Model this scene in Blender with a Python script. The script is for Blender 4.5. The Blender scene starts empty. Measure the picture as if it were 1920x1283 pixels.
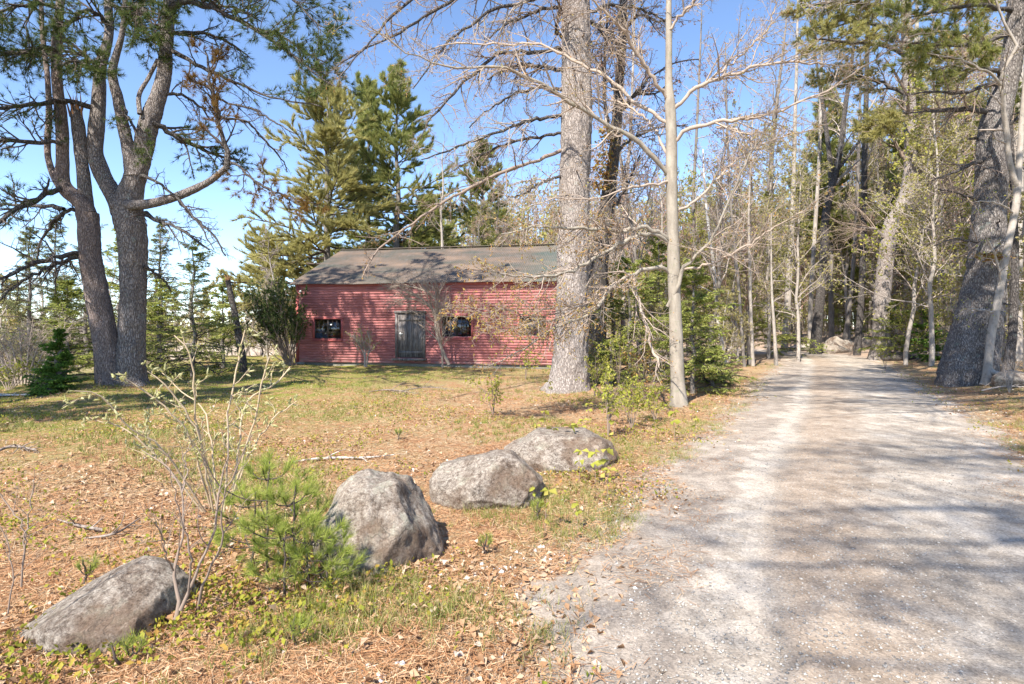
import bpy, math, random
import numpy as np
from mathutils import noise as mnoise, Vector

# ------------------------------------------------------------------ camera, sky, sun
SC = bpy.context.scene
COL = SC.collection
F = 1100.0; H = 1.65; HZ = 610.0          # focal length (px of a 1920 px frame), eye height, horizon row

def P(x, y, d):
    "a point seen at pixel x, y of the photograph, d metres ahead of the camera"
    return np.array([(x - 960.0) / F * d, d, H - (y - HZ) / F * d])

cam_d = bpy.data.cameras.new('camera'); cam = bpy.data.objects.new('camera', cam_d); COL.objects.link(cam)
cam.location = (0, 0, H); cam.rotation_euler = (math.radians(90), 0, 0)
cam_d.sensor_width = 36; cam_d.lens = 36 * F / 1920; cam_d.shift_y = -(641.5 - HZ) / 1920
cam_d.clip_start = 0.05; cam_d.clip_end = 2000
SC.camera = cam

SUN_EL = math.radians(47); SUN_AZ = math.radians(28)      # sun behind the camera, to its left
world = bpy.data.worlds.new('World'); SC.world = world; world.use_nodes = True
wt = world.node_tree; wt.nodes.clear()
sky = wt.nodes.new('ShaderNodeTexSky'); sky.sky_type = 'NISHITA'; sky.sun_disc = False
sky.sun_elevation = SUN_EL; sky.sun_rotation = math.pi + SUN_AZ
sky.altitude = 900; sky.air_density = 0.8; sky.dust_density = 0.0; sky.ozone_density = 2.6
bgn = wt.nodes.new('ShaderNodeBackground'); bgn.inputs[1].default_value = 0.15
wo = wt.nodes.new('ShaderNodeOutputWorld')
wt.links.new(sky.outputs[0], bgn.inputs[0]); wt.links.new(bgn.outputs[0], wo.inputs[0])
sun_d = bpy.data.lights.new('sun', 'SUN'); sun_d.energy = 5.0; sun_d.angle = math.radians(0.55); sun_d.color = (1.0, 0.93, 0.83)
sun = bpy.data.objects.new('sun', sun_d); COL.objects.link(sun)
sdir = Vector((-math.sin(SUN_AZ) * math.cos(SUN_EL), -math.cos(SUN_AZ) * math.cos(SUN_EL), math.sin(SUN_EL)))
sun.rotation_euler = sdir.to_track_quat('Z', 'Y').to_euler(); sun.location = sdir * 60
SC.view_settings.view_transform = 'Standard'; SC.view_settings.look = 'None'
SC.view_settings.exposure = 1.16; SC.view_settings.gamma = 1.0
SC.cycles.max_bounces = 6; SC.cycles.diffuse_bounces = 3; SC.cycles.transparent_max_bounces = 6
SC.cycles.use_denoising = True

# ------------------------------------------------------------------ helpers
RG = np.random.default_rng(7)
UP = np.array([0, 0, 1.0])
def nrm(v):
    return v / np.maximum(np.linalg.norm(v, axis=-1, keepdims=True), 1e-9)
def sstep(a, b, x):
    t = np.clip((x - a) / (b - a), 0, 1); return t * t * (3 - 2 * t)

class Buf:
    "collects triangles and quads; build() links them as ONE mesh object"
    def __init__(s): s.v = []; s.t = []; s.q = []; s.n = 0
    def add(s, v, t=None, q=None):
        v = np.asarray(v, float).reshape(-1, 3)
        if t is not None and len(t): s.t.append(np.asarray(t, np.int64).reshape(-1, 3) + s.n)
        if q is not None and len(q): s.q.append(np.asarray(q, np.int64).reshape(-1, 4) + s.n)
        s.v.append(v); s.n += len(v); return s
    def tubes(s, Pt, R, sides=4, cap=False):
        Pt = np.asarray(Pt, float); R = np.asarray(R, float)
        if Pt.ndim == 2: Pt = Pt[None]; R = R[None]
        m, n, _ = Pt.shape
        if m == 0: return s
        T = np.empty_like(Pt); T[:, 1:-1] = Pt[:, 2:] - Pt[:, :-2]; T[:, 0] = Pt[:, 1] - Pt[:, 0]; T[:, -1] = Pt[:, -1] - Pt[:, -2]
        T = nrm(T)
        o = np.abs(nrm(Pt[:, -1] - Pt[:, 0])); ref = np.eye(3)[np.argmin(o, axis=1)][:, None]
        U = nrm(np.cross(T, ref)); V = np.cross(T, U)
        a = np.arange(sides) * 2 * np.pi / sides
        ring = Pt[:, :, None] + R[:, :, None, None] * (np.cos(a)[:, None] * U[:, :, None] + np.sin(a)[:, None] * V[:, :, None])
        i = np.arange(m)[:, None, None] * n * sides; j = np.arange(n - 1)[:, None] * sides; k = np.arange(sides); k2 = (k + 1) % sides
        q = np.stack(np.broadcast_arrays(i + j + k, i + j + k2, i + j + sides + k2, i + j + sides + k), -1)
        s.add(ring.reshape(-1, 3), q=q.reshape(-1, 4))
        return s
    def box(s, lo, hi):
        x0, y0, z0 = lo; x1, y1, z1 = hi
        v = [(x0,y0,z0),(x1,y0,z0),(x1,y1,z0),(x0,y1,z0),(x0,y0,z1),(x1,y0,z1),(x1,y1,z1),(x0,y1,z1)]
        return s.add(v, q=[(0,3,2,1),(4,5,6,7),(0,1,5,4),(1,2,6,5),(2,3,7,6),(3,0,4,7)])
    def blades(s, C, D, nb, L, w, spread, rng, jit=0.35):
        m = len(C)
        if m == 0: return s
        d = nrm(D[:, None] + rng.normal(size=(m, nb, 3)) * spread)
        side = nrm(np.cross(d, rng.normal(size=(m, nb, 3)))) * (w / 2)
        l = L * (1 - jit + 2 * jit * rng.random((m, nb, 1)))
        c = np.broadcast_to(C[:, None], d.shape)
        v = np.stack([c - side, c + side, c + d * l], 2).reshape(-1, 3)
        return s.add(v, t=np.arange(m * nb * 3))
    def cards(s, C, D, L, w, rng, fold=0.25, up=0.0):
        "folded diamond leaves at C pointing along D"
        m = len(C)
        if m == 0: return s
        d = nrm(D); sd = nrm(np.cross(d, rng.normal(size=(m, 3)) + UP * up)); nn = np.cross(sd, d)
        l = (np.asarray(L) * (0.65 + 0.7 * rng.random(m)))[:, None]; ww = l * w
        a = C; b = C + d * l * .5 - sd * ww * .5 + nn * l * fold; e = C + d * l; f = C + d * l * .5 + sd * ww * .5 + nn * l * fold
        v = np.stack([a, b, e, f], 1).reshape(-1, 3); k = np.arange(m)[:, None] * 4
        return s.add(v, t=np.concatenate([k + [0, 2, 1], k + [0, 3, 2]]))
    def build(s, name, mats, parent=None, origin=None, smooth=True, matidx=None):
        v = np.concatenate(s.v) if s.v else np.zeros((0, 3))
        t = np.concatenate(s.t) if s.t else np.zeros((0, 3), np.int64)
        q = np.concatenate(s.q) if s.q else np.zeros((0, 4), np.int64)
        if origin is None: origin = np.array(parent.location) if (parent is not None and parent.type == 'EMPTY') else np.zeros(3)
        me = bpy.data.meshes.new(name); me.vertices.add(len(v)); me.vertices.foreach_set('co', (v - origin).ravel())
        nl = t.size + q.size; me.loops.add(nl); me.loops.foreach_set('vertex_index', np.concatenate([t.ravel(), q.ravel()]).astype(np.int32))
        me.polygons.add(len(t) + len(q))
        me.polygons.foreach_set('loop_start', np.concatenate([np.arange(len(t)) * 3, t.size + np.arange(len(q)) * 4]).astype(np.int32))
        if smooth: me.polygons.foreach_set('use_smooth', np.ones(len(t) + len(q), bool))
        me.update(calc_edges=True)
        for m in (mats if isinstance(mats, (list, tuple)) else [mats]): me.materials.append(m)
        o = bpy.data.objects.new(name, me); COL.objects.link(o)
        if parent is not None:
            o.parent = parent
            if parent.type != 'EMPTY': o.location = (0, 0, 0)
        else: o.location = origin
        return o

def tag(o, label, cat, group=None, kind=None):
    if label: o['label'] = label
    if cat: o['category'] = cat
    if group: o['group'] = group
    if kind: o['kind'] = kind
    return o
def thing(name, loc, label, cat, group=None):
    o = bpy.data.objects.new(name, None); COL.objects.link(o); o.empty_display_size = .2
    o.location = tuple(loc); return tag(o, label, cat, group)
def sub(buf, name, mat, parent):
    "a sub-part: shares the part's origin"
    root = parent
    while root.parent is not None: root = root.parent
    return buf.build(name, mat, parent, origin=np.array(root.location))
def copy_tree(o, parent=None):
    c = o.copy(); COL.objects.link(c)
    if parent is not None: c.parent = parent
    for ch in list(o.children): copy_tree(ch, c)
    return c

def spline(pts, n):
    "Catmull-Rom through pts, n samples evenly along it; extra columns follow"
    p = np.asarray(pts, float)
    if len(p) == 2: return p[0] + (p[1] - p[0]) * np.linspace(0, 1, n)[:, None]
    e = np.vstack([2 * p[0] - p[1], p, 2 * p[-1] - p[-2]]); out = []
    for i in range(len(p) - 1):
        a, b, c, d = e[i:i + 4]; t = np.linspace(0, 1, 12, endpoint=False)[:, None]
        out.append(.5 * (2 * b + (c - a) * t + (2 * a - 5 * b + 4 * c - d) * t ** 2 + (3 * b - a - 3 * c + d) * t ** 3))
    out = np.vstack(out + [p[-1:]])
    s = np.r_[0, np.cumsum(np.linalg.norm(np.diff(out[:, :3], axis=0), axis=1))]
    u = np.linspace(0, s[-1], n)
    return np.stack([np.interp(u, s, out[:, k]) for k in range(out.shape[1])], 1)

def trace(px, d0, d1=None, n=None, wmul=1.0):
    "px: (x, y, width px) rows of the photograph -> points and radii, depth running d0..d1"
    px = np.asarray(px, float); d1 = d0 if d1 is None else d1
    L = np.r_[0, np.cumsum(np.linalg.norm(np.diff(px[:, :2], axis=0), axis=1))]
    dd = d0 + (d1 - d0) * L / L[-1]
    pts = np.array([np.r_[P(a, b, d), w / 2 * d / F * wmul] for (a, b, w), d in zip(px, dd)])
    r = spline(pts, n or max(6, 3 * len(px)))
    return r[:, :3], np.maximum(r[:, 3], .0025)

def spawn(rng, Pt, R, k, t0=.15, t1=1., ang=50, angj=12, lens=None, lmul=.45, n=5, droop=0., wander=.15, rmul=.55, flat=0., rmin=.003, tap=.6, lift=0.):
    "k children along every path of Pt; ang, lens may be functions of t"
    m, n0, _ = Pt.shape
    if m == 0: return np.zeros((0, n, 3)), np.zeros((0, n))
    t = t0 + (t1 - t0) * (np.arange(k) + rng.random((m, k))) / k
    s = np.minimum(t * (n0 - 1), n0 - 1.0001); i = s.astype(int); f = (s - i)[..., None]; mi = np.arange(m)[:, None]
    base = Pt[mi, i] * (1 - f) + Pt[mi, i + 1] * f; tan = nrm(Pt[mi, i + 1] - Pt[mi, i])
    rp = R[mi, i] * (1 - f[..., 0]) + R[mi, i + 1] * f[..., 0]
    Lp = np.linalg.norm(np.diff(Pt, axis=1), axis=2).sum(1)[:, None]
    pr = rng.normal(size=(m, k, 3)); pr = nrm(pr - tan * (pr * tan).sum(-1, keepdims=True))
    if flat > 0:
        lat = nrm(np.cross(tan, UP + 1e-3)) * np.where((np.arange(k) % 2 == 0), 1, -1)[None, :, None]
        pr = nrm(lat * flat + pr * (1 - flat))
    a = np.radians((ang(t) if callable(ang) else ang) + angj * rng.normal(size=(m, k)))[..., None]
    d = np.cos(a) * tan + np.sin(a) * pr; d[..., 2] += lift; d = nrm(d)
    L = (lens(t) if lens else Lp * lmul * (1 - tap * t)) * (.7 + .6 * rng.random((m, k)))
    q = np.empty((m, k, n, 3)); q[:, :, 0] = base; st = (L / (n - 1))[..., None]
    for j in range(1, n):
        d = nrm(d + wander * rng.normal(size=d.shape) + np.array([0, 0, droop])); q[:, :, j] = q[:, :, j - 1] + d * st
    r0 = np.maximum(rp * rmul, rmin)
    rr = r0[..., None] * np.linspace(1, .35, n); rr = np.maximum(rr, rmin * .6)
    return q.reshape(-1, n, 3), rr.reshape(-1, n)

def along(Pt, k, rng, t0=.2, t1=1.):
    "k sample points and tangents on every path"
    m, n, _ = Pt.shape
    if m == 0: return np.zeros((0, 3)), np.zeros((0, 3))
    t = t0 + (t1 - t0) * rng.random((m, k)); s = np.minimum(t * (n - 1), n - 1.0001); i = s.astype(int); f = (s - i)[..., None]; mi = np.arange(m)[:, None]
    return (Pt[mi, i] * (1 - f) + Pt[mi, i + 1] * f).reshape(-1, 3), nrm(Pt[mi, i + 1] - Pt[mi, i]).reshape(-1, 3)

# ------------------------------------------------------------------ materials
class NT:
    def __init__(s, name):
        s.m = bpy.data.materials.new(name); s.m.use_nodes = True; s.t = s.m.node_tree; s.t.nodes.clear()
        s.out = s.t.nodes.new('ShaderNodeOutputMaterial')
    def n(s, typ, ins=None, **kw):
        nd = s.t.nodes.new(typ)
        for k, v in kw.items(): setattr(nd, k, v)
        for k, v in (ins or {}).items(): s.set(nd.inputs[k], v)
        return nd
    def set(s, sock, v):
        if isinstance(v, bpy.types.NodeSocket): s.t.links.new(v, sock)
        else: sock.default_value = v
    def pos(s, scale=(1, 1, 1), world=False):
        src = s.n('ShaderNodeNewGeometry').outputs['Position'] if world else s.n('ShaderNodeTexCoord').outputs['Object']
        return s.n('ShaderNodeMapping', {'Vector': src, 'Scale': scale}).outputs[0]
    def noise(s, vec, scale, detail=4, rough=.6, dist=0.):
        return s.n('ShaderNodeTexNoise', {'Vector': vec, 'Scale': scale, 'Detail': detail, 'Roughness': rough, 'Distortion': dist}).outputs[0]
    def voro(s, vec, scale, feature='F1', out=0):
        return s.n('ShaderNodeTexVoronoi', {'Vector': vec, 'Scale': scale}, feature=feature).outputs[out]
    def ramp(s, fac, stops, const=False):
        nd = s.n('ShaderNodeValToRGB', {'Fac': fac}); r = nd.color_ramp
        if const: r.interpolation = 'CONSTANT'
        while len(r.elements) < len(stops): r.elements.new(.5)
        for e, (p, c) in zip(r.elements, stops):
            e.position = p; e.color = (c, c, c, 1) if not hasattr(c, '__len__') else (*c, 1)
        return nd.outputs[0]
    def mix(s, f, a, b, mode='MIX'):
        nd = s.n('ShaderNodeMix', data_type='RGBA', blend_type=mode)
        s.set(nd.inputs[0], f); s.set(nd.inputs[6], a if isinstance(a, bpy.types.NodeSocket) else (*a, 1)); s.set(nd.inputs[7], b if isinstance(b, bpy.types.NodeSocket) else (*b, 1))
        return nd.outputs[2]
    def math(s, op, a, b=0.):
        nd = s.n('ShaderNodeMath', operation=op); s.set(nd.inputs[0], a); s.set(nd.inputs[1], b); return nd.outputs[0]
    def attr(s, name): return s.n('ShaderNodeAttribute', attribute_name=name).outputs['Fac']
    def rand(s): return s.n('ShaderNodeNewGeometry').outputs['Random Per Island']
    def bump(s, h, strength=.6, dist=.02):
        return s.n('ShaderNodeBump', {'Height': h, 'Strength': strength, 'Distance': dist}).outputs[0]
    def surf(s, col, rough=.85, normal=None, metallic=0., spec=.3):
        b = s.n('ShaderNodeBsdfPrincipled', {'Roughness': rough, 'Metallic': metallic, 'Specular IOR Level': spec})
        s.set(b.inputs['Base Color'], col if isinstance(col, bpy.types.NodeSocket) else (*col, 1))
        if normal is not None: s.set(b.inputs['Normal'], normal)
        s.t.links.new(b.outputs[0], s.out.inputs[0]); return s.m
    def leaf(s, col, tr=.35):
        a = s.n('ShaderNodeBsdfDiffuse', {'Color': col}); b = s.n('ShaderNodeBsdfTranslucent', {'Color': col})
        g = s.n('ShaderNodeMixShader', {0: tr, 1: a.outputs[0], 2: b.outputs[0]})
        s.t.links.new(g.outputs[0], s.out.inputs[0]); return s.m

def leaf_mat(name, stops, tr=.35, clump=.9):
    k = NT(name); c = k.ramp(k.rand(), stops)
    nz = k.noise(k.pos((1, 1, 1), True), clump, 2); c = k.mix(k.ramp(nz, [(.35, .0), (.65, 1.)]), k.mix(1., c, (.78, .78, .74), 'MULTIPLY'), c)
    return k.leaf(c, tr)
def bark_mat(name, dark, mid, light, sx=9., sz=2.2, strength=.9, lichen=None, dist=.03):
    k = NT(name); v = k.pos((sx, sx, sz)); wob = k.noise(v, 1.2, 3)
    v2 = k.n('ShaderNodeVectorMath', {0: v, 1: k.n('ShaderNodeTexNoise', {'Vector': v, 'Scale': 1.5}).outputs['Color']}, operation='ADD').outputs[0]
    e = k.voro(v2, 1.6, 'DISTANCE_TO_EDGE'); fn = k.noise(k.pos((sx * 2, sx * 2, sz * 2)), 2.2, 6, .7)
    h = k.math('ADD', k.ramp(e, [(0, 0.), (.16, .75), (.5, 1.)]), k.math('MULTIPLY', fn, .5))
    c = k.ramp(k.math('ADD', k.math('MULTIPLY', k.ramp(e, [(0, 0.), (.2, 1.)]), .32), k.math('MULTIPLY', fn, .88)), [(.28, dark), (.55, mid), (.85, light)])
    big = k.noise(k.pos((1, 1, .6)), 1.6, 3); c = k.mix(k.ramp(big, [(.35, 0.), (.7, .5)]), c, k.mix(1., c, (.66, .62, .6), 'MULTIPLY'))
    if lichen: c = k.mix(k.ramp(k.noise(k.pos((1, 1, 1)), 5., 5, .7), [(.60, 0.), (.68, .75)]), c, lichen)
    return k.surf(c, .92, k.bump(h, strength, dist), spec=.15)
def smooth_bark(name, a, b, spot, strength=.25):
    k = NT(name); n1 = k.noise(k.pos((4, 4, 1.2)), 2., 5, .65); n2 = k.noise(k.pos((1, 1, .7)), 9., 5, .7); n3 = k.noise(k.pos((1, 1, 3.5)), 8., 3)
    c = k.mix(k.ramp(n1, [(.35, 0.), (.65, 1.)]), a, b); c = k.mix(k.ramp(n2, [(.58, 0.), (.66, .8)]), c, spot)
    c = k.mix(k.ramp(n3, [(.62, 0.), (.72, .5)]), c, k.mix(1., c, (.5, .48, .45), 'MULTIPLY'))
    return k.surf(c, .85, k.bump(k.math('ADD', n2, n3), strength, .01), spec=.2)

M = {}
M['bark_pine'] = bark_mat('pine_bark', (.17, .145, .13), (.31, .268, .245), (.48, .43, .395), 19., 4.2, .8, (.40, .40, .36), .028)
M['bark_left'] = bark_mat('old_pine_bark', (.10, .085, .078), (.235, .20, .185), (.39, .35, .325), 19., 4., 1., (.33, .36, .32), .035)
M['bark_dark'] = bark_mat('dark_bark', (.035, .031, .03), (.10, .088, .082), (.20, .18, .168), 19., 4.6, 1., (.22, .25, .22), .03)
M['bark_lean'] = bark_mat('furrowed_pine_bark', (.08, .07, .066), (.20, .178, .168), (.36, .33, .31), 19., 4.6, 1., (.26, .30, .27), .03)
M['bark_red'] = bark_mat('reddish_pine_bark', (.10, .075, .066), (.25, .195, .172), (.39, .32, .29), 22., 4.6, .9)
M['beech'] = smooth_bark('beech_bark', (.22, .19, .155), (.35, .31, .255), (.22, .22, .15))
M['bark_grey'] = smooth_bark('grey_bark', (.27, .235, .20), (.42, .375, .33), (.18, .17, .135), .7)
M['bark_greyd'] = smooth_bark('dull_grey_bark', (.13, .113, .10), (.235, .207, .185), (.22, .225, .18), .7)
M['bark_stem'] = smooth_bark('tan_stem_bark', (.20, .165, .135), (.32, .275, .23), (.15, .135, .11), .5)
M['birch'] = smooth_bark('birch_bark', (.62, .58, .54), (.74, .71, .67), (.2, .17, .15))
M['twig_light'] = NT('pale_twig').surf((.36, .29, .235), .8)
M['twig_grey'] = NT('grey_twig').surf((.34, .29, .25), .85)
M['twig_brown'] = NT('brown_twig').surf((.25, .19, .15), .85)
M['twig_dark'] = NT('dark_twig').surf((.085, .066, .056), .85)
M['twig_pink'] = NT('budding_twig').surf((.34, .21, .17), .85)
M['snapped'] = NT('snapped_wood').surf((.36, .19, .10), .9)
M['twig_willow'] = NT('willow_bark').surf((.46, .36, .24), .8)
M['needle_dark'] = leaf_mat('dark_pine_needles', [(0, (.05, .08, .03)), (.5, (.10, .15, .05)), (.9, (.18, .21, .07)), (1, (.25, .23, .09))], .45)
M['needle_rust'] = leaf_mat('rusty_pine_needles', [(0, (.20, .09, .035)), (.5, (.27, .15, .05)), (1, (.16, .15, .05))])
M['needle_olive'] = leaf_mat('olive_pine_needles', [(0, (.26, .245, .08)), (.5, (.50, .46, .17)), (1, (.64, .58, .27))], .5)
M['needle_mid'] = leaf_mat('green_pine_needles', [(0, (.15, .18, .05)), (.5, (.36, .39, .12)), (1, (.56, .53, .22))], .5)
M['needle_bright'] = leaf_mat('fresh_pine_needles', [(0, (.24, .31, .05)), (.5, (.40, .46, .10)), (1, (.52, .55, .18))], .4)
M['hemlock'] = leaf_mat('hemlock_needles', [(0, (.20, .24, .06)), (.5, (.44, .50, .13)), (1, (.64, .62, .24))], .5)
M['hemlock_pale'] = leaf_mat('pale_hemlock_needles', [(0, (.14, .17, .075)), (.5, (.23, .25, .11)), (1, (.36, .35, .18))])
M['fir_bright'] = leaf_mat('bright_fir_needles', [(0, (.06, .14, .025)), (.5, (.14, .26, .05)), (1, (.28, .40, .09))])
M['yew'] = leaf_mat('dark_shrub_leaves', [(0, (.05, .085, .03)), (.6, (.11, .16, .05)), (1, (.26, .28, .11))])
M['leaf_new'] = leaf_mat('new_leaves', [(0, (.30, .34, .06)), (.5, (.42, .44, .08)), (1, (.55, .48, .14))], .45)
M['leaf_bud'] = leaf_mat('opening_buds', [(0, (.44, .22, .08)), (.5, (.52, .33, .12)), (1, (.42, .40, .10))], .4)
M['leaf_haze'] = leaf_mat('young_wood_leaves', [(0, (.34, .34, .09)), (.4, (.46, .42, .15)), (.8, (.50, .45, .2)), (1, (.5, .38, .2))], .45)
M['leaf_pink'] = leaf_mat('maple_flowers', [(0, (.50, .25, .22)), (.6, (.55, .36, .29)), (1, (.5, .42, .22))], .4)
M['catkin'] = leaf_mat('willow_catkins', [(0, (.48, .46, .18)), (.5, (.6, .58, .3)), (1, (.68, .66, .42))], .4)
M['vine_leaf'] = leaf_mat('dry_vine_leaves', [(0, (.38, .19, .07)), (.5, (.45, .27, .11)), (1, (.30, .30, .08))], .4)

k = NT('granite')
v = k.pos((1, 1, 1)); n1 = k.noise(v, 3., 6, .65); n2 = k.noise(v, 30., 8, .85); n3 = k.noise(v, 1.6, 3); sp = k.voro(v, 110., 'F1', 1)
c = k.ramp(n1, [(.3, (.085, .066, .052)), (.5, (.22, .175, .14)), (.72, (.42, .35, .28))])
c = k.mix(k.ramp(n2, [(.44, 0.), (.60, .75)]), c, (.50, .45, .385)); c = k.mix(k.ramp(n2, [(.34, .8), (.45, 0.)]), c, (.05, .043, .038))
c = k.mix(k.ramp(k.noise(v, 5.5, 7, .72), [(.54, 0.), (.62, .5)]), c, (.36, .36, .29))
c = k.mix(k.ramp(k.noise(v, 2.3, 4, .6), [(.56, 0.), (.68, .3)]), c, (.33, .21, .13))
c = k.mix(k.ramp(k.noise(v, 2.1, 6, .7), [(.46, 0.), (.58, .8)]), c, k.mix(1., c, (.42, .34, .29), 'MULTIPLY')); bw_ = k.n('ShaderNodeRGBToBW', {0: sp}).outputs[0]; c = k.mix(.28, c, bw_, 'OVERLAY')
crk = k.voro(k.n('ShaderNodeVectorMath', {0: v, 1: k.n('ShaderNodeTexNoise', {'Vector': v, 'Scale': 4.}).outputs['Color']}, operation='ADD').outputs[0], 1.7, 'DISTANCE_TO_EDGE')
c = k.mix(k.math('MULTIPLY', k.ramp(crk, [(0., .5), (.02, 0.)]), k.ramp(n1, [(.5, 0.), (.6, 1.)])), c, (.08, .07, .06))
M['granite'] = k.surf(c, .92, k.bump(k.math('ADD', k.math('MULTIPLY', n2, .8), k.math('ADD', n1, k.ramp(crk, [(0, .45), (.02, .6)]))), .9, .03), spec=.2)

k = NT('red_clapboard')
v = k.pos((1, 1, 1)); n1 = k.noise(k.pos((.6, 1, 9)), 3., 5, .7); n2 = k.noise(k.pos((2, 1, 14)), 7., 5, .75); rnd = k.rand()
c = k.ramp(n1, [(.3, (.36, .125, .12)), (.55, (.52, .205, .195)), (.8, (.61, .31, .29))])
c = k.mix(k.math('MULTIPLY', rnd, .35), c, (.36, .12, .11)); c = k.mix(k.ramp(n2, [(.62, 0.), (.74, .6)]), c, (.42, .25, .22))
low = k.ramp(k.n('ShaderNodeSeparateXYZ', {0: v}).outputs[2], [(0., 1.), (.42, 0.)])
c = k.mix(k.math('MULTIPLY', low, k.ramp(k.noise(k.pos((1.2, 1, 5)), 2.2, 4), [(.42, 0.), (.62, .85)])), c, (.36, .30, .27))
M['clapboard'] = k.surf(c, .8, k.bump(n2, .25, .004), spec=.25)
M['red_trim'] = NT('red_trim').surf((.42, .115, .108), .8)
k = NT('roof_metal')
v = k.pos((1, 1, 1)); n1 = k.noise(k.pos((.5, 1.2, 1)), 1.0, 5, .6); n2 = k.noise(k.pos((3, 1, 1)), 2.5, 5, .7); n3 = k.noise(v, 9., 4, .7)
c = k.ramp(n1, [(.35, (.075, .08, .066)), (.5, (.13, .102, .08)), (.7, (.235, .165, .118))])
c = k.mix(k.ramp(n2, [(.5, 0.), (.72, .55)]), c, (.17, .155, .15)); c = k.mix(k.ramp(n3, [(.6, 0.), (.75, .35)]), c, (.22, .17, .13))
sx = k.n('ShaderNodeSeparateXYZ', {0: v}).outputs[0]; c = k.mix(k.math('MULTIPLY', k.ramp(k.math('MULTIPLY', sx, .083), [(.76, 0.), (.86, .7)]), k.ramp(n2, [(.3, 1.), (.6, .5)])), c, (.07, .11, .10))
M['roof'] = k.surf(c, .75, k.bump(n3, .2, .006), spec=.3)
k = NT('weathered_plank')
v = k.pos((14, 1, 1.2)); n1 = k.noise(v, 2.4, 6, .7); pl = k.noise(k.pos((5, 1, .4)), 1.3, 1)
c = k.ramp(n1, [(.32, (.07, .06, .056)), (.5, (.21, .185, .172)), (.68, (.44, .405, .385))]); c = k.mix(.35, c, k.ramp(pl, [(.35, .12), (.65, .5)]), 'OVERLAY')
M['plank'] = k.surf(c, .9, k.bump(n1, .5, .006), spec=.15)
M['dark_wood'] = NT('dark_wood').surf((.06, .05, .045), .9)
k = NT('window_pane'); g = k.n('ShaderNodeBsdfGlossy', {'Color': (1, 1, 1, 1), 'Roughness': .06}); tr = k.n('ShaderNodeBsdfTransparent', {'Color': (.72, .75, .76, 1)})
mx = k.n('ShaderNodeMixShader', {0: .09, 1: tr.outputs[0], 2: g.outputs[0]}); k.t.links.new(mx.outputs[0], k.out.inputs[0]); M['pane'] = k.m
M['concrete'] = NT('footing').surf((.28, .27, .23), .9)
M['white'] = NT('white_enamel').surf((.75, .75, .72), .4)
k = NT('dead_leaves'); M['litter_leaf'] = k.leaf(k.ramp(k.rand(), [(0, (.30, .17, .09)), (.35, (.40, .25, .15)), (.65, (.45, .30, .19)), (.93, (.52, .40, .29)), (1, (.62, .55, .48))]), .15)
k = NT('fallen_needles'); M['litter_needle'] = k.leaf(k.ramp(k.rand(), [(0, (.24, .115, .055)), (.4, (.42, .225, .115)), (.8, (.52, .33, .19)), (1, (.60, .47, .32))]), .1)
k = NT('grass_blades'); M['grass'] = k.leaf(k.ramp(k.rand(), [(0, (.12, .17, .035)), (.45, (.25, .30, .07)), (.7, (.42, .40, .15)), (1, (.55, .44, .24))]), .35)
k = NT('low_plants'); M['ground_plant'] = k.leaf(k.ramp(k.rand(), [(0, (.16, .20, .03)), (.5, (.32, .32, .05)), (.8, (.40, .34, .07)), (1, (.42, .22, .07))]), .35)
k = NT('gravel'); M['stone_bits'] = k.surf(k.ramp(k.rand(), [(0, (.15, .145, .14)), (.35, (.30, .285, .27)), (.7, (.38, .35, .31)), (1, (.48, .45, .41))]), .9)
k = NT('white_chips'); M['white_stone'] = k.surf(k.ramp(k.rand(), [(0, (.45, .42, .39)), (.5, (.60, .58, .56)), (1, (.78, .78, .80))]), .85)
k = NT('stick_wood'); M['stick'] = k.surf(k.ramp(k.noise(k.pos((1, 1, 1)), 20., 4), [(.35, (.12, .09, .075)), (.65, (.32, .27, .23))]), .9)
k = NT('birch_stick'); M['birch_stick'] = k.surf(k.ramp(k.noise(k.pos((1, 1, 1)), 25., 4), [(.42, (.14, .11, .09)), (.55, (.55, .50, .44))]), .85)

k = NT('forest_floor')
v = k.pos((1, 1, 1), True); n0 = k.noise(v, .32, 4, .6); n1 = k.noise(v, 1.1, 5, .65); n2 = k.noise(v, 5., 6, .7)
n3 = k.noise(v, 45., 5, .75); vc = k.voro(v, 38., 'F1', 1); vd = k.voro(v, 38., 'F1', 0)
st1 = k.noise(k.n('ShaderNodeMapping', {'Vector': v, 'Rotation': (0, 0, .6), 'Scale': (14, 120, 20)}).outputs[0], 1., 3, .6)
st2 = k.noise(k.n('ShaderNodeMapping', {'Vector': v, 'Rotation': (0, 0, -.9), 'Scale': (16, 130, 20)}).outputs[0], 1., 3, .6)
st = k.math('MAXIMUM', st1, st2)
needle = k.ramp(st, [(.42, (.22, .11, .06)), (.56, (.42, .23, .125)), (.70, (.55, .37, .23))])
tan = k.ramp(vc, [(0, (.30, .18, .10)), (.4, (.45, .30, .18)), (.75, (.54, .40, .27)), (1, (.62, .52, .42))])
c = k.mix(k.ramp(k.math('ADD', k.math('MULTIPLY', n1, .6), k.math('MULTIPLY', n2, .4)), [(.42, 0.), (.54, .85)]), needle, tan)
c = k.mix(k.ramp(n3, [(.28, .7), (.45, 0.)]), c, (.10, .055, .035))
grn = k.ramp(n3, [(.3, (.10, .12, .02)), (.55, (.25, .26, .05)), (.75, (.40, .36, .12))])
gm = k.math('MULTIPLY', k.attr('green'), k.ramp(k.math('ADD', k.math('MULTIPLY', n1, .5), k.math('MULTIPLY', n2, .5)), [(.40, 0.), (.55, 1.)]))
c = k.mix(gm, c, grn)
c = k.mix(k.math('MULTIPLY', k.attr('duff'), .85), c, k.ramp(n2, [(.35, (.30, .21, .155)), (.65, (.50, .40, .32))]))
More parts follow.
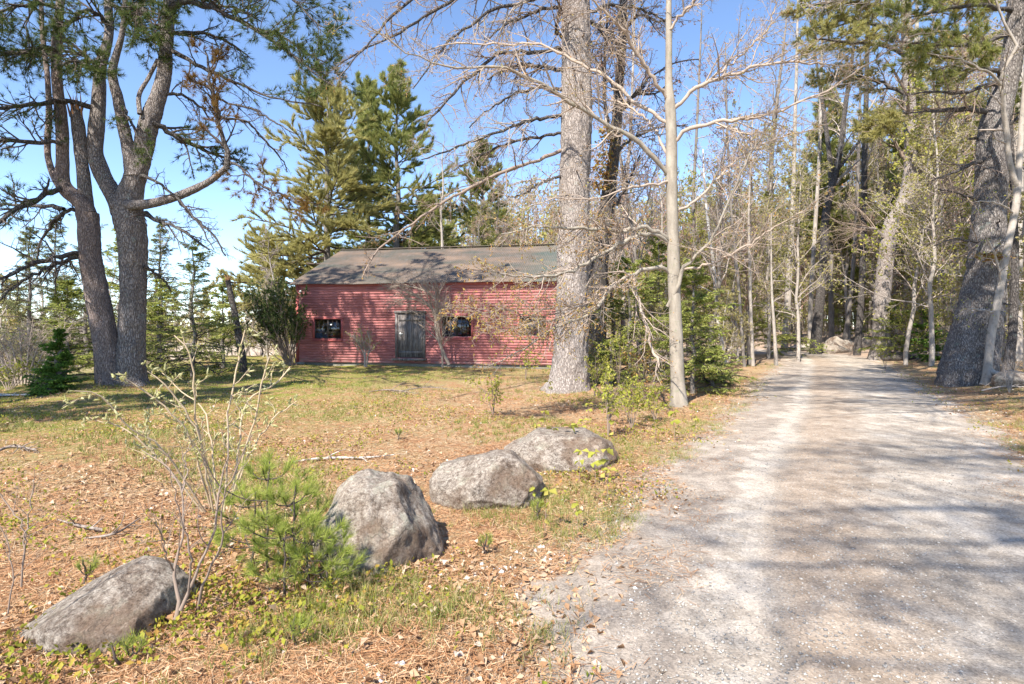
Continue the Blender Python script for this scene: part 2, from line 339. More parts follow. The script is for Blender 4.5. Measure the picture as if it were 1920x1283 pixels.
gv = k.ramp(k.voro(v, 60., 'F1', 1), [(0, (.22, .20, .18)), (.5, (.40, .37, .33)), (1, (.66, .64, .62))])
c = k.mix(k.math('MULTIPLY', k.attr('gravel'), k.ramp(k.math('ADD', k.math('MULTIPLY', n2, .6), k.math('MULTIPLY', n3, .4)), [(.40, 0.), (.55, 1.)])), c, gv)
M['floor'] = k.surf(c, .95, k.bump(k.math('ADD', n3, k.math('ADD', k.math('MULTIPLY', vd, .7), st)), .8, .03), spec=.1)

k = NT('gravel_drive')
v = k.pos((1, 1, 1), True); ac = k.attr('across'); al = k.attr('along')
n1 = k.noise(v, .9, 5, .65); n2 = k.noise(v, 4., 6, .7); n3 = k.noise(v, 70., 4, .75); vc = k.voro(v, 75., 'F1', 1); vd = k.voro(v, 75., 'F1', 0)
wob = k.math('MULTIPLY', k.math('SUBTRACT', k.noise(v, .5, 3), .5), .55); wob2 = k.math('MULTIPLY', k.math('SUBTRACT', n2, .5), .45)
a2 = k.math('ADD', k.math('ADD', ac, wob), wob2)
base = k.ramp(k.math('ADD', k.math('MULTIPLY', n1, .5), k.math('MULTIPLY', n2, .5)), [(.38, (.25, .213, .175)), (.5, (.39, .337, .28)), (.62, (.55, .49, .42))])
f = k.math('MULTIPLY', k.math('ADD', a2, 2.4), 1 / 4.8)
brown = k.ramp(f, [(.0, 0.), (.33, .0), (.38, .85), (.47, .7), (.56, .0), (1., .0)])
sand = k.ramp(f, [(.0, .0), (.265, .0), (.295, 1.), (.325, 1.), (.36, .0), (1., .0)])
dk = k.ramp(f, [(.0, .15), (.15, .35), (.25, .5), (.29, 0.), (.84, .0), (.92, .3), (1., .4)])
c = k.mix(brown, base, k.ramp(n2, [(.35, (.27, .205, .15)), (.65, (.43, .345, .27))])); c = k.mix(dk, c, k.ramp(n2, [(.35, (.20, .17, .15)), (.65, (.36, .29, .235))]))
c = k.mix(k.math('MULTIPLY', sand, k.ramp(n2, [(.40, .1), (.60, .8)])), c, (.52, .46, .395))
c = k.mix(.40, c, k.ramp(vc, [(0, .10), (.5, .5), (1, .85)]), 'OVERLAY'); c = k.mix(k.ramp(n3, [(.32, .55), (.45, 0.)]), c, (.14, .13, .12))
edge = k.ramp(k.math('ADD', k.math('ABSOLUTE', ac), k.math('MULTIPLY', k.math('SUBTRACT', n2, .5), 1.2)), [(.0, 0.), (1., 0.)])
ed = k.math('MULTIPLY', k.math('SUBTRACT', k.math('ADD', k.math('ABSOLUTE', ac), k.math('MULTIPLY', k.math('SUBTRACT', n2, .5), 1.1)), 1.65), 2.2)
c = k.mix(k.n('ShaderNodeClamp', {0: ed}).outputs[0], c, k.ramp(n2, [(.35, (.30, .165, .09)), (.5, (.40, .27, .17)), (.62, (.55, .50, .44))]))
M['drive'] = k.surf(c, .95, k.bump(k.math('ADD', k.math('ADD', n3, k.math('MULTIPLY', vd, .25)), k.math('MULTIPLY', n2, 2.)), .7, .02), spec=.1)
k = NT('pale_lane'); M['lane'] = k.surf(k.ramp(k.noise(k.pos((1, 1, 1), True), 3., 5), [(.35, (.42, .38, .35)), (.65, (.60, .56, .52))]), .95)

# ------------------------------------------------------------------ ground and drive
CL = spline([(.9,-10),(1.0,-5),(1.35,-1),(1.85,2.2),(2.62,4.2),(3.72,6.3),(5.25,9),(6.95,12.1),(9.6,17.3),(13.2,24),(15.6,29.5),(16.2,34),(14.6,38.5),(10.3,42),(3,45),(-10,47),(-30,52)], 420)
CLT = nrm(np.gradient(CL, axis=0))
def road_dist(x, y):
    "signed distance across the drive (right positive), index along it"
    x = np.asarray(x, float).ravel(); y = np.asarray(y, float).ravel(); s = np.empty(len(x)); ii = np.empty(len(x), int)
    for a in range(0, len(x), 20000):
        dx = x[a:a+20000, None] - CL[:, 0]; dy = y[a:a+20000, None] - CL[:, 1]; i = np.argmin(dx * dx + dy * dy, 1); r = np.arange(len(i))
        s[a:a+20000] = dx[r, i] * CLT[i, 1] - dy[r, i] * CLT[i, 0]; ii[a:a+20000] = i
        far = np.hypot(dx[r, i], dy[r, i]); s[a:a+20000] = np.where(np.abs(s[a:a+20000]) < .3 * far, np.sign(s[a:a+20000] + 1e-9) * far, s[a:a+20000])
    return s, ii
def bumps(x, y):
    return (.035 * np.sin(1.9 * x + 1.1 * np.sin(1.3 * y)) * np.sin(1.6 * y + .8) + .05 * np.sin(.62 * x + 2) * np.sin(.71 * y + 1 + .4 * x)
            + .012 * np.sin(5.1 * x + 2 * np.sin(3.3 * y)) * np.sin(4.7 * y + 1.4 * x))
def gz(x, y):
    x = np.asarray(x, float); y = np.asarray(y, float); shp = np.broadcast(x, y).shape; x = np.broadcast_to(x, shp).ravel(); y = np.broadcast_to(y, shp).ravel()
    d, _ = road_dist(x, y); off = sstep(1.3, 2.6, np.abs(d))
    z = bumps(x, y) * off
    z = z + .26 * sstep(1.8, 6, d) * sstep(5, 14, y)
    z = z - 3.0 * sstep(14, 45, -x) * sstep(-10, 20, y) - 2.2 * sstep(27, 70, y) * sstep(2, 22, -x)
    z = z + .5 * sstep(36, 70, y) * sstep(0, 14, x)
    z = z + .10 * np.exp(-(((x + 10) / 1.6) ** 2 + ((y - 15.2) / 1.5) ** 2)) + .12 * np.exp(-(((x - 1.4) / 1.3) ** 2 + ((y - 14.6) / 1.2) ** 2))
    z = z - .03 * (1 - sstep(1.1, 1.7, np.abs(d)))
    return z.reshape(shp) if shp else float(z[0])
def on_ground(px, py, d=None):
    "ground point under pixel px, py (flat yard), or at depth d under column px"
    d = d or F * H / (py - HZ); x = (px - 960) / F * d
    return np.array([x, d, gz(x, d)])

def grid_obj(name, X, Y, Z, mat, attrs):
    ny, nx = X.shape; b = Buf(); i = np.arange(ny - 1)[:, None] * nx; j = np.arange(nx - 1)
    q = np.stack(np.broadcast_arrays(i + j, i + j + 1, i + nx + j + 1, i + nx + j), -1).reshape(-1, 4)
    b.add(np.stack([X, Y, Z], -1).reshape(-1, 3), q=q); o = b.build(name, mat)
    for k_, v_ in attrs.items():
        a = o.data.attributes.new(k_, 'FLOAT', 'POINT'); a.data.foreach_set('value', np.asarray(v_, np.float32).ravel())
    return o
u = np.linspace(-5.2, 5.2, 300); gx = 2.4 * np.sinh(u); gyy = np.r_[np.linspace(-40, 0, 16), .25 + 2.2 * (np.exp(np.linspace(0, 5.35, 300)) - 1)]
X, Y = np.meshgrid(gx, gyy); Z = gz(X, Y); D_, _ = road_dist(X, Y); D_ = D_.reshape(X.shape)
green = np.clip(sstep(0, -7, X) * sstep(5, 10, Y) * 1.0 + sstep(15, 20, Y) * sstep(3, 0, X) * .5 + sstep(2.5, 4, D_) * sstep(30, 6, Y) * .55 + .12 + .2 * sstep(3.5, 1.6, np.abs(D_)), 0, 1)
duff = np.clip(sstep(22, 32, Y) * sstep(-6, 4, X) + sstep(-13, -18, X), 0, 1)
gravel = np.clip(sstep(2.5, 1.75, np.abs(D_)) * np.where(D_ > 0, .8, .95), 0, 1)
tag(grid_obj('ground', X, Y, Z, M['floor'], dict(green=green, duff=duff, gravel=gravel)), None, None, kind='structure')

ua = np.r_[-2.0, -1.85, np.linspace(-1.7, 1.7, 46), 1.85, 2.0]; s_ = np.arange(0, 420)
hw = 1 + .09 * np.sin(s_ * .37) + .07 * np.sin(s_ * .91 + 2) + .05 * np.sin(s_ * 2.1)
U, S = np.meshgrid(ua, s_); wide = 1 + (hw[:, None] - 1) * sstep(.5, 1.7, np.abs(U))
RX = CL[S, 0] + U * wide * CLT[S, 1]; RY = CL[S, 1] - U * wide * CLT[S, 0]
crown = .018 + .02 * np.cos(np.clip(np.abs(U) / 1.7, 0, 1) * np.pi / 2) - .012 * np.exp(-((np.abs(U) - .75) / .25) ** 2)
RZ = np.where(np.abs(U) > 1.95, gz(RX, RY) - .03, np.where(np.abs(U) > 1.8, gz(RX, RY) + .006, np.maximum(crown + bumps(RX, RY) * .1, gz(RX, RY) + .006)))
tag(grid_obj('gravel_drive', RX, RY, RZ, M['drive'], dict(across=U, along=S * .2)), None, None, kind='structure')
lane = spline([(-30, 17.5), (-20, 15.6), (-14.5, 14.3), (-11.2, 13.7)], 24); lt = nrm(np.gradient(lane, axis=0)); UU, SS = np.meshgrid(np.linspace(-1, 1, 7), np.arange(24))
wd = .9 * np.minimum(1, (24 - SS) / 9.); LX = lane[SS, 0] - UU * wd * lt[SS, 1]; LY = lane[SS, 1] + UU * wd * lt[SS, 0]
tag(grid_obj('path', LX, LY, gz(LX, LY) + .03, M['lane'], {}), None, None, kind='structure')

# ------------------------------------------------------------------ red barn
BA = np.array([-9.01, 24.6]); TH = math.atan2(-.193, .981); BL = 12.4; BD = 8.74; EH = 3.40; RH = 5.30
barn = thing('barn', (BA[0], BA[1], 0), 'long red clapboard barn with a mottled metal roof and a grey plank door', 'barn'); barn.rotation_euler = (0, 0, TH)
ct, st_ = math.cos(-TH), math.sin(-TH)
def loc(p): p = np.asarray(p, float) - BA; return np.array([ct * p[0] - st_ * p[1], st_ * p[0] + ct * p[1]])
cl = loc((0, 0))
def wall_s(px, depth=0.):
    "where the ray of column px meets the wall plane y = depth (barn frame)"
    q = loc(((px - 960) / F * 30, 30)); t = (depth - cl[1]) / (q[1] - cl[1]); return cl[0] + t * (q[0] - cl[0])
def wall_z(py, s):
    a = BA + s * np.array([math.cos(TH), math.sin(TH)]); return H - (py - HZ) / F * a[1]
W1 = (wall_s(590), wall_s(640), wall_z(635, 1), wall_z(599, 1)); W2 = (wall_s(829), wall_s(884), wall_z(632, 6.8), wall_z(593, 6.8)); W3 = (wall_s(974), wall_s(1024), wall_z(630, 10), wall_z(593, 10))
DR = (wall_s(746), wall_s(794), wall_z(671, 4.8), wall_z(588, 4.8))
def clap_wall(buf, x0, x1, z0, z1, holes, fx, rng):
    "lapped boards between x0 and x1, split at the openings; fx maps (s, out, z) to barn space"
    nb = int(round((z1(0) - z0) / .108)) if callable(z1) else int(round((z1 - z0) / .108)); top = z1 if not callable(z1) else None
    for r in range(nb):
        a = z0 + r * .108; b = a + .117
        segs = [(x0, x1)]
        for h0, h1, hz0, hz1 in holes:
            if b > hz0 + .02 and a < hz1 - .02:
                segs = [g for (p, q) in segs for g in ((p, min(q, h0)), (max(p, h1), q)) if g[1] - g[0] > .02]
        for p, q in segs:
            cuts = [p]
            while cuts[-1] < q - .01: cuts.append(min(q, cuts[-1] + rng.uniform(2.2, 4.4)))
            for c0, c1 in zip(cuts[:-1], cuts[1:]):
                o = rng.uniform(0, .003); g0, g1 = c0 + .0015, c1 - .0015
                v = [fx(g0, .030 + o, a), fx(g1, .030 + o + rng.uniform(-.002, .002), a), fx(g1, .008, b), fx(g0, .008, b), fx(g0, -.01, a), fx(g1, -.01, a), fx(g1, -.01, b), fx(g0, -.01, b)]
                buf.add(v, q=[(0, 1, 2, 3), (4, 7, 6, 5), (0, 4, 5, 1), (3, 2, 6, 7), (0, 3, 7, 4), (1, 5, 6, 2)])
rng = np.random.default_rng(3)
Z0 = .11
b = Buf(); clap_wall(b, .09, BL - .09, Z0, EH - .04, [W1, W2, W3, DR], lambda s, o, z: (s, -o, z), rng)
wall = b.build('wall', M['clapboard'], barn, origin=np.zeros(3), smooth=False); wall['label'] = 'front wall of lapped red boards'
b = Buf(); clap_wall(b, .09, BD - .09, Z0, EH - .04, [], lambda s, o, z: (-o, s, z), rng); b.build('wall', M['clapboard'], barn, origin=np.zeros(3), smooth=False)
b = Buf(); clap_wall(b, .09, BD - .09, Z0, EH - .04, [], lambda s, o, z: (BL + o, s, z), rng); b.build('wall', M['clapboard'], barn, origin=np.zeros(3), smooth=False)
bw = [(wall_s(590, BD), wall_s(601, BD), .9, 2.3), (wall_s(618, BD), wall_s(641, BD), .9, 2.3)]
b = Buf(); clap_wall(b, .09, BL - .09, Z0, EH - .04, bw, lambda s, o, z: (s, BD + o, z), rng); b.build('wall', M['clapboard'], barn, origin=np.zeros(3), smooth=False)
for xg, sg in ((0, -1), (BL, 1)):
    b = Buf(); m_ = BD / 2; b.add([(xg + sg * .012, 0, EH - .04), (xg + sg * .012, BD, EH - .04), (xg + sg * .012, m_, RH - .08), (xg - sg * .02, 0, EH - .04), (xg - sg * .02, BD, EH - .04), (xg - sg * .02, m_, RH - .08)], t=[(0, 1, 2), (3, 5, 4)])
    b.build('gable', M['clapboard'], barn, origin=np.zeros(3), smooth=False)
b = Buf()
for xx, yy in ((0, 0), (BL, 0), (0, BD), (BL, BD)):
    c = Buf(); sx = -1 if xx == 0 else 1; sy = -1 if yy == 0 else 1
    c.box((min(xx + sx * .036, xx - sx * .09), min(yy + sy * .036, yy - sy * .09), Z0 - .02), (max(xx + sx * .036, xx - sx * .09), max(yy + sy * .036, yy - sy * .09), EH - .03)); c.build('corner_board', M['red_trim'], barn, origin=np.zeros(3), smooth=False)
b = Buf(); b.box((.09, -.034, EH - .16), (BL - .09, -.0085, EH - .02)); b.build('eave_board', M['red_trim'], barn, origin=np.zeros(3), smooth=False)
b = Buf(); b.box((.02, .045, -.12), (BL - .02, .12, Z0 - .005)); b.box((.02, BD - .12, -.3), (BL - .02, BD, Z0 - .005)); b.box((-.03, -.05, -.2), (.34, .25, .10)); b.build('foundation', M['concrete'], barn, origin=np.zeros(3), smooth=False)
b = Buf(); b.box((.1, .12, Z0 - .04), (BL - .1, BD - .12, Z0)); b.build('floor', M['dark_wood'], barn, origin=np.zeros(3), smooth=False)
b = Buf(); b.box((2.6, .2, Z0), (2.66, BD - .2, EH - .1)); b.box((1.2, 5., Z0), (1.5, 5.3, 2.6)); b.build('partition', M['dark_wood'], barn, origin=np.zeros(3), smooth=False)
# corrugated roof: two slopes
ov = .24; oy = .26; nx = 1200
xs = np.linspace(-ov, BL + ov, nx); half = BD / 2
for side in (0, 1):
    ts = np.linspace(0, 1, 14); XX, TT = np.meshgrid(xs, ts)
    slope = (RH - EH) / half; yy = -oy + TT * (half + oy); zz = EH + .045 + slope * yy
    wave = .011 * np.sin(XX * 2 * np.pi / .082); sag = -.03 * np.sin(np.pi * np.clip(XX / BL, 0, 1)) * TT + .010 * np.sin(XX * 1.7 + 2 * TT) + .018 * np.maximum(0, np.sin(XX * 1.1 + 1.)) * (1 - TT) ** 6
    yv = yy if side == 0 else BD - yy
    V = np.stack([XX, yv, zz + wave + sag], -1); bot = V.copy(); bot[..., 2] -= .006
    i = np.arange(len(ts) - 1)[:, None] * nx; j = np.arange(nx - 1); q = np.stack(np.broadcast_arrays(i + j, i + j + 1, i + nx + j + 1, i + nx + j), -1).reshape(-1, 4)
    N = V.size // 3; b = Buf(); b.add(np.concatenate([V.reshape(-1, 3), bot.reshape(-1, 3)]), q=np.concatenate([q, q[:, ::-1] + N, np.stack([j, j + N, j + 1 + N, j + 1], -1)]))
    ro = b.build('roof', M['roof'], barn, origin=np.zeros(3))
b = Buf(); b.box((-ov, half - .12, RH + .045), (BL + ov, half + .12, RH + .075)); b.build('ridge_cap', M['roof'], barn, origin=np.zeros(3), smooth=False)
for w in (W1, W2, W3):
    s0, s1, z0, z1 = w; fr = Buf(); t = .07
    fr.box((s0 - t, -.045, z0 - t), (s1 + t, .05, z0)); fr.box((s0 - t, -.045, z1), (s1 + t, .05, z1 + t)); fr.box((s0 - t, -.045, z0), (s0, .05, z1)); fr.box((s1, -.045, z0), (s1 + t, .05, z1))
    wf = fr.build('window', M['red_trim'], barn, origin=np.zeros(3), smooth=False)
    b = Buf(); b.box((s0 - t - .03, -.075, z0 - t - .04), (s1 + t + .03, -.046, z0 - t)); b.build('sill', M['red_trim'], wf, smooth=False)
    sb = Buf(); th = .010
    for q in range(2):
        a0 = s0 + (s1 - s0) * q / 2 + .004; a1 = s0 + (s1 - s0) * (q + 1) / 2 - .004; y0, y1 = .005, .03
        sb.box((a0, y0, z0 + .003), (a1, y1, z0 + .035)); sb.box((a0, y0, z1 - .035), (a1, y1, z1 - .003)); sb.box((a0, y0, z0 + .035), (a0 + .03, y1, z1 - .035)); sb.box((a1 - .03, y0, z0 + .035), (a1, y1, z1 - .035))
        for f in (.33, .66):
            c = a0 + (a1 - a0) * f; sb.box((c - th, y0 + .003, z0 + .036), (c + th, y1 - .003, z1 - .036))
        for f in (.33, .66):
            c = z0 + (z1 - z0) * f; sb.box((a0 + .031, y0 + .005, c - th), (a1 - .031, y1 - .005, c + th))
    sb.build('sash', M['dark_wood'], wf, smooth=False)
    b = Buf(); b.box((s0 + .01, .016, z0 + .01), (s1 - .01, .019, z1 - .01)); b.build('pane', M['pane'], wf, smooth=False)
s0, s1, z0, z1 = DR
b = Buf(); e = np.linspace(s0, s1, 6)
for a0, a1 in zip(e[:-1], e[1:]):
    o = rng.uniform(0, .006); b.box((a0 + .004, -.012 - o, z0 + .01 + rng.uniform(0, .02)), (a1 - .004, .02, z1 - .01))
for zc in (z0 + .22, z1 - .25): b.box((s0 + .06, -.036, zc - .05), (s1 - .04, -.0185, zc + .05))
door = b.build('door', M['plank'], barn, origin=np.zeros(3), smooth=False)
b = Buf(); zc = z0 + .95; b.box((s0 + .10, -.05, zc - .06), (s0 + .14, -.019, zc + .07)); b.box((s0 + .06, -.045, zc + .0), (s0 + .22, -.034, zc + .03)); b.tubes(np.array([(s0 + .12, -.05, zc), (s0 + .12, -.09, zc), (s0 + .12, -.10, zc)]), np.array([.012, .025, .02]), 10); b.build('handle', M['white'], door, smooth=False)
b = Buf(); b.box((s0 - .10, -.05, z0), (s0 - .002, .05, z1)); b.box((s1 + .002, -.05, z0), (s1 + .09, .05, z1)); b.box((s0 - .14, -.065, z1 + .002), (s1 + .13, .05, z1 + .11)); b.build('door_frame', M['plank'], barn, origin=np.zeros(3), smooth=False)
b = Buf(); b.box((s0 - .15, -.30, z0 - .10), (s1 + .15, -.034, z0 - .02)); b.build('doorstep', M['plank'], barn, origin=np.zeros(3), smooth=False)
b = Buf(); b.box((.16, -.07, EH - .40), (.22, -.034, EH - .30)); b.tubes(np.array([(.19, -.07, EH - .33), (.19, -.13, EH - .34), (.19, -.15, EH - .40)]), np.array([.018, .02, .035]), 8); b.build('lamp', M['white'], barn, origin=np.zeros(3), smooth=False)

# ------------------------------------------------------------------ boulders
import bmesh
def boulder(label, ctr, half, planes, seed, name='boulder', rough=.07, sub_=6, sink=.0, rz=0., group=None):
    bm = bmesh.new(); bmesh.ops.create_icosphere(bm, subdivisions=sub_, radius=1.0)
    v = np.array([p.co[:] for p in bm.verts]); f = np.array([[x.index for x in p.verts] for p in bm.faces]); bm.free()
    r_ = np.random.default_rng(seed)
    for n_, d_ in planes:
        n_ = np.array(n_, float) / np.linalg.norm(n_); e = v @ n_ - d_; v = v - np.where(e > 0, e * .9, 0)[:, None] * n_
    for _ in range(7):
        n_ = nrm(r_.normal(size=3)); e = v @ n_ - r_.uniform(.72, .93); v = v - np.where(e > 0, e * .8, 0)[:, None] * n_
    off = Vector((seed * 3.1, seed * 1.7, 0))
    dsp = np.array([mnoise.fractal(Vector(p) * 1.6 + off, .9, 2.1, 3) * rough + mnoise.fractal(Vector(p) * 6 + off, .8, 2.1, 5) * rough * .26 + mnoise.ridged_multi_fractal(Vector(p) * 2.6 + off, .9, 2., 4, .9, 2.) * rough * .12 for p in v.tolist()])
    v = v * (1 + dsp)[:, None]
    v = v * np.array(half)
    if rz: c, s = math.cos(rz), math.sin(rz); v = v @ np.array([[c, s, 0], [-s, c, 0], [0, 0, 1]])
    o = Buf().add(v + np.array(ctr), t=f).build(name, M['granite'], None, origin=np.array(ctr)); return tag(o, label, 'boulder', group)
c = on_ground(706, 0, 4.45); boulder('tall peaked granite boulder behind the young pine, largest of the four by the drive', (c[0] + .0, c[1], c[2] - .06), (.51, .56, .64), [((.78, -.05, .64), .84), ((-.85, -.1, .5), .84), ((.2, .1, 1), .93), ((.1, -.72, .68), .88), ((.75, -.65, .1), .86)], 1, rough=.09)
c = on_ground(921, 0, 5.75); boulder('angular rounded boulder with a dark right flank, resting between two others', (c[0], c[1], c[2] + .13), (.60, .50, .36), [((.25, -.9, .25), .72), ((-.5, -.55, .75), .74), ((.75, -.5, -.1), .80), ((.9, .1, .6), .78), ((-.35, .1, 1), .80)], 5)
c = on_ground(1052, 0, 7.2); boulder('flat topped pale boulder farthest from the camera, beside the yellow leaved saplings', (c[0], c[1], c[2] + .08), (.68, .52, .36), [((.05, -.1, 1), .66), ((.0, -.8, .6), .68), ((-.7, 0, .7), .80), ((.6, 0, .65), .88)], 9)
c = on_ground(214, 0, 3.3); boulder('low smooth grey boulder at the foot of the bare catkin shrub', (c[0], c[1], c[2] - .02), (.45, .36, .33), [((-.55, -.1, .8), .58), ((.1, -.5, .85), .70), ((.9, -.1, .2), .74), ((.75, -.1, .7), .85)], 14, rough=.05)
c = on_ground(1572, 0, 34); boulder('grey boulder at the bend of the drive beside a fallen log', (c[0], c[1], c[2] + .15), (.85, .7, .75), [((0, -.7, .7), .7), ((.6, 0, .8), .7)], 21, sub_=4)
for px, d, hx, hz_, lb in ((1592, 35.5, .7, .45, 'flat stone right of the boulder at the bend of the drive'), (1540, 34.8, .45, .4, 'small stone left of the boulder at the bend, by the dark forked tree'), (1628, 35.2, .5, .6, 'upright pale stone between the two trunks at the bend'), (1688, 27.5, .5, .22, 'mossy stone at the foot of the crooked pine'), (1905, 14.5, .5, .3, 'grey stone at the right edge, past the leaning pine'), (1152, 26., 1.0, .9, 'grey stone behind the hemlocks right of the barn')):
    c = on_ground(px, 0, d); boulder(lb, (c[0], c[1], c[2] + hz_ * .3), (hx, hx * .8, hz_), [((0, -.7, .7), .75)], int(px) % 97, sub_=4)

# ------------------------------------------------------------------ tree tools
def trunk_mesh(buf, pts, r, sides=36, step=.06, flare=0., fh=.3, lobes=5, rough=.05, seed=0, freq=(7., 1.8)):
    L = np.linalg.norm(np.diff(pts, axis=0), axis=1).sum(); n = int(np.clip(L / step, 8, 420))
    q = spline(np.c_[pts, r], n); p, rr = q[:, :3], q[:, 3]
    T = nrm(np.gradient(p, axis=0)); ref = np.array([1., 0, 0]); V = nrm(np.cross(T, ref)); U = np.cross(V, T)
    a = np.arange(sides) * 2 * np.pi / sides; h = np.r_[0, np.cumsum(np.linalg.norm(np.diff(p, axis=0), axis=1))]
    dirs = np.cos(a)[None, :, None] * U[:, None] + np.sin(a)[None, :, None] * V[:, None]
    rad = np.broadcast_to(rr[:, None], (n, sides)).copy()
    if flare: rad = rad * (1 + flare * np.exp(-h / fh)[:, None] * (.55 + .45 * np.cos(lobes * a + seed + 1.3 * np.sin(2 * a)))[None])
    base = p[:, None] + dirs * rad[..., None]
    if rough:
        flat = base.reshape(-1, 3); o = seed * 7.7
        d1 = np.array([mnoise.noise((x * 1.3 + o, y * 1.3, z * .5)) for x, y, z in flat.tolist()])
        d2 = np.array([mnoise.ridged_multi_fractal((x * freq[0] + o, y * freq[0], z * freq[1]), 1., 2.1, 3, .9, 2.) for x, y, z in flat.tolist()])
        rad = rad * (1 + .04 * d1.reshape(n, sides)) + np.clip((d2 - d2.mean()) / (d2.std() + 1e-6), -2, 2).reshape(n, sides) * rough * np.minimum(rad, .45) * .4
        base = p[:, None] + dirs * rad[..., None]
    i = np.arange(n - 1)[:, None] * sides; k_ = np.arange(sides); k2 = (k_ + 1) % sides
    buf.add(base.reshape(-1, 3), q=np.stack(np.broadcast_arrays(i + k_, i + k2, i + sides + k2, i + sides + k_), -1).reshape(-1, 4))
    buf.add(np.r_[base[-1], p[-1:]], t=[(j, (j + 1) % sides, sides) for j in range(sides)])
    return p, rr

def grow_limb(root, path, bark, twig, seed, k1=12, k2=6, k3=0, len1=None, l1=.5, l2=.45, ang=50, droop=0., wander=.14, t0=.2, flat=0., sides=8, rmin=.004, foliage=None, name='limb', label=None, lift=0., base_piece=None):
    rg = np.random.default_rng(seed); pts, r = path
    kk = rg.normal(size=pts.shape) * (.25 * r + .010)[:, None]; kk[0] = 0; pts = pts + kk; r = r * (1 + .10 * rg.normal(size=len(r)).clip(-1.5, 1.5))
    b = Buf().tubes(pts, r, sides)
    o = b.build(name, bark, root)
    if label: o['label'] = label
    p1, r1 = spawn(rg, pts[None], r[None], k1, t0, 1., ang, 14, lmul=l1, lens=len1, n=6, droop=droop, wander=wander, rmul=.5, flat=flat, rmin=rmin, lift=lift)
    p2, r2 = spawn(rg, p1, r1, k2, .15, 1., 48, 14, lmul=l2, n=5, droop=droop, wander=wander * 1.2, rmul=.6, flat=flat * .7, rmin=rmin * .75, lift=lift)
    tb = Buf().tubes(p1, r1, 4).tubes(p2, r2, 3); p3 = None
    if k3:
        p3, r3 = spawn(rg, p2, r2, k3, .2, 1., 45, 14, lmul=.5, n=4, droop=droop, wander=wander * 1.3, rmul=.7, rmin=rmin * .6, lift=lift); tb.tubes(p3, r3, 3)
    tw = sub(tb, 'twigs', twig, o) if k1 else None
    if foliage: foliage(rg, o, pts, p1, p2, p3)
    return o

def tuft_foliage(mat, per=3, nb=12, L=.13, w=.008, spread=.55, t0=.45, on1=2, keep=1., up=.25, name='needles'):
    def f(rg, o, pts, p1, p2, p3):
        C, D = along(p2, per, rg, t0, 1.)
        if on1: c1, d1 = along(p1, on1, rg, .6, 1.); C = np.r_[C, c1]; D = np.r_[D, d1]
        if keep < 1: m = rg.random(len(C)) < keep; C, D = C[m], D[m]
        return sub(Buf().blades(C, D + UP * up, nb, L, w, spread, rg), name, mat, o)
    return f
def leaf_foliage(mat, per=2, L=.05, w=.45, t0=.4, keep=1., droop=.5, name='leaves'):
    def f(rg, o, pts, p1, p2, p3):
        src = p3 if p3 is not None else p2; C, D = along(src, per, rg, t0, 1.)
        if keep < 1: m = rg.random(len(C)) < keep; C, D = C[m], D[m]
        return sub(Buf().cards(C, D * .6 + rg.normal(size=D.shape) * .5 - UP * droop, np.full(len(C), L), w, rg), name, mat, o)
    return f
def sprays(buf, Pt, per, L, w, rg, t0=.1):
    "flat two-sided needle sprays along the paths"
    C, T = along(Pt, per, rg, t0, 1.); m = len(C)
    if not m: return buf
    lat = nrm(np.cross(T, UP + rg.normal(size=T.shape) * .25)) * np.where(rg.random(m) < .5, 1, -1)[:, None]
    d = nrm(T * .75 + lat * .9 + rg.normal(size=T.shape) * .16 - UP * .4); sd = nrm(np.cross(d, UP + rg.normal(size=d.shape) * .9)) * w / 2
    l = L * (.6 + .8 * rg.random((m, 1)))
    v = np.stack([C, C + d * l * .45 - sd, C + d * l, C + d * l * .45 + sd], 1).reshape(-1, 3); k_ = np.arange(m)[:, None] * 4
    return buf.add(v, q=k_ + [0, 1, 2, 3])

# ------------------------------------------------------------------ the double pine on the left
c = on_ground(225, 0, 15.0)
old = thing('pine_tree', c, 'old double trunked pine with crooked grey limbs and a snapped stub, left of the barn', 'pine tree')
DL = 15.0
bz = [(214, 742, 58), (207, 705, 50), (200, 650, 44), (191, 600, 42), (178, 530, 40), (170, 484, 38), (164, 400, 38)]
b = Buf(); pt, r = trace(bz, DL); trunk_mesh(b, pt, r * .95, 40, .05, .25, .25, 4, .09, 1); b.build('trunk', M['bark_red'], old)['label'] = 'reddish left trunk leaning out from the fork'
bz = [(248, 738, 74), (246, 702, 56), (248, 600, 51), (250, 540, 51), (250, 484, 54), (246, 430, 60), (240, 395, 58), (248, 350, 48), (258, 320, 42), (268, 285, 40), (278, 235, 41), (295, 188, 34), (307, 144, 29), (312, 84, 27), (317, 17, 25), (321, -50, 23), (326, -160, 18), (330, -300, 12), (331, -420, 5)]
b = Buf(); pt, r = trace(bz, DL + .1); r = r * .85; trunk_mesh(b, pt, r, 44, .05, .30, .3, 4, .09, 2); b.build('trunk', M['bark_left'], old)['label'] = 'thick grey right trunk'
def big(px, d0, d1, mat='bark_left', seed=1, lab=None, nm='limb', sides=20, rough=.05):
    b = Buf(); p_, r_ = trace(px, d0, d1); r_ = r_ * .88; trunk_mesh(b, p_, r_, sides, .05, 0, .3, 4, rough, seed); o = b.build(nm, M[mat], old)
    if lab: o['label'] = lab
    return o, p_, r_
bigs = []
bigs.append(big([(164, 402, 36), (152, 378, 34), (128, 360, 30), (117, 340, 28), (117, 301, 24), (116, 235, 23), (107, 151, 20), (106, 84, 18), (112, 17, 16), (115, -60, 13), (118, -160, 9), (120, -250, 4)], DL, DL - .3, 'bark_red', 3))
bigs.append(big([(112, 350, 15), (100, 328, 13), (89, 285, 12), (92, 218, 12), (89, 144, 10), (80, 67, 9), (77, 0, 8), (74, -80, 6), (72, -160, 3)], DL - .1, DL + .5, 'bark_red', 4, sides=12))
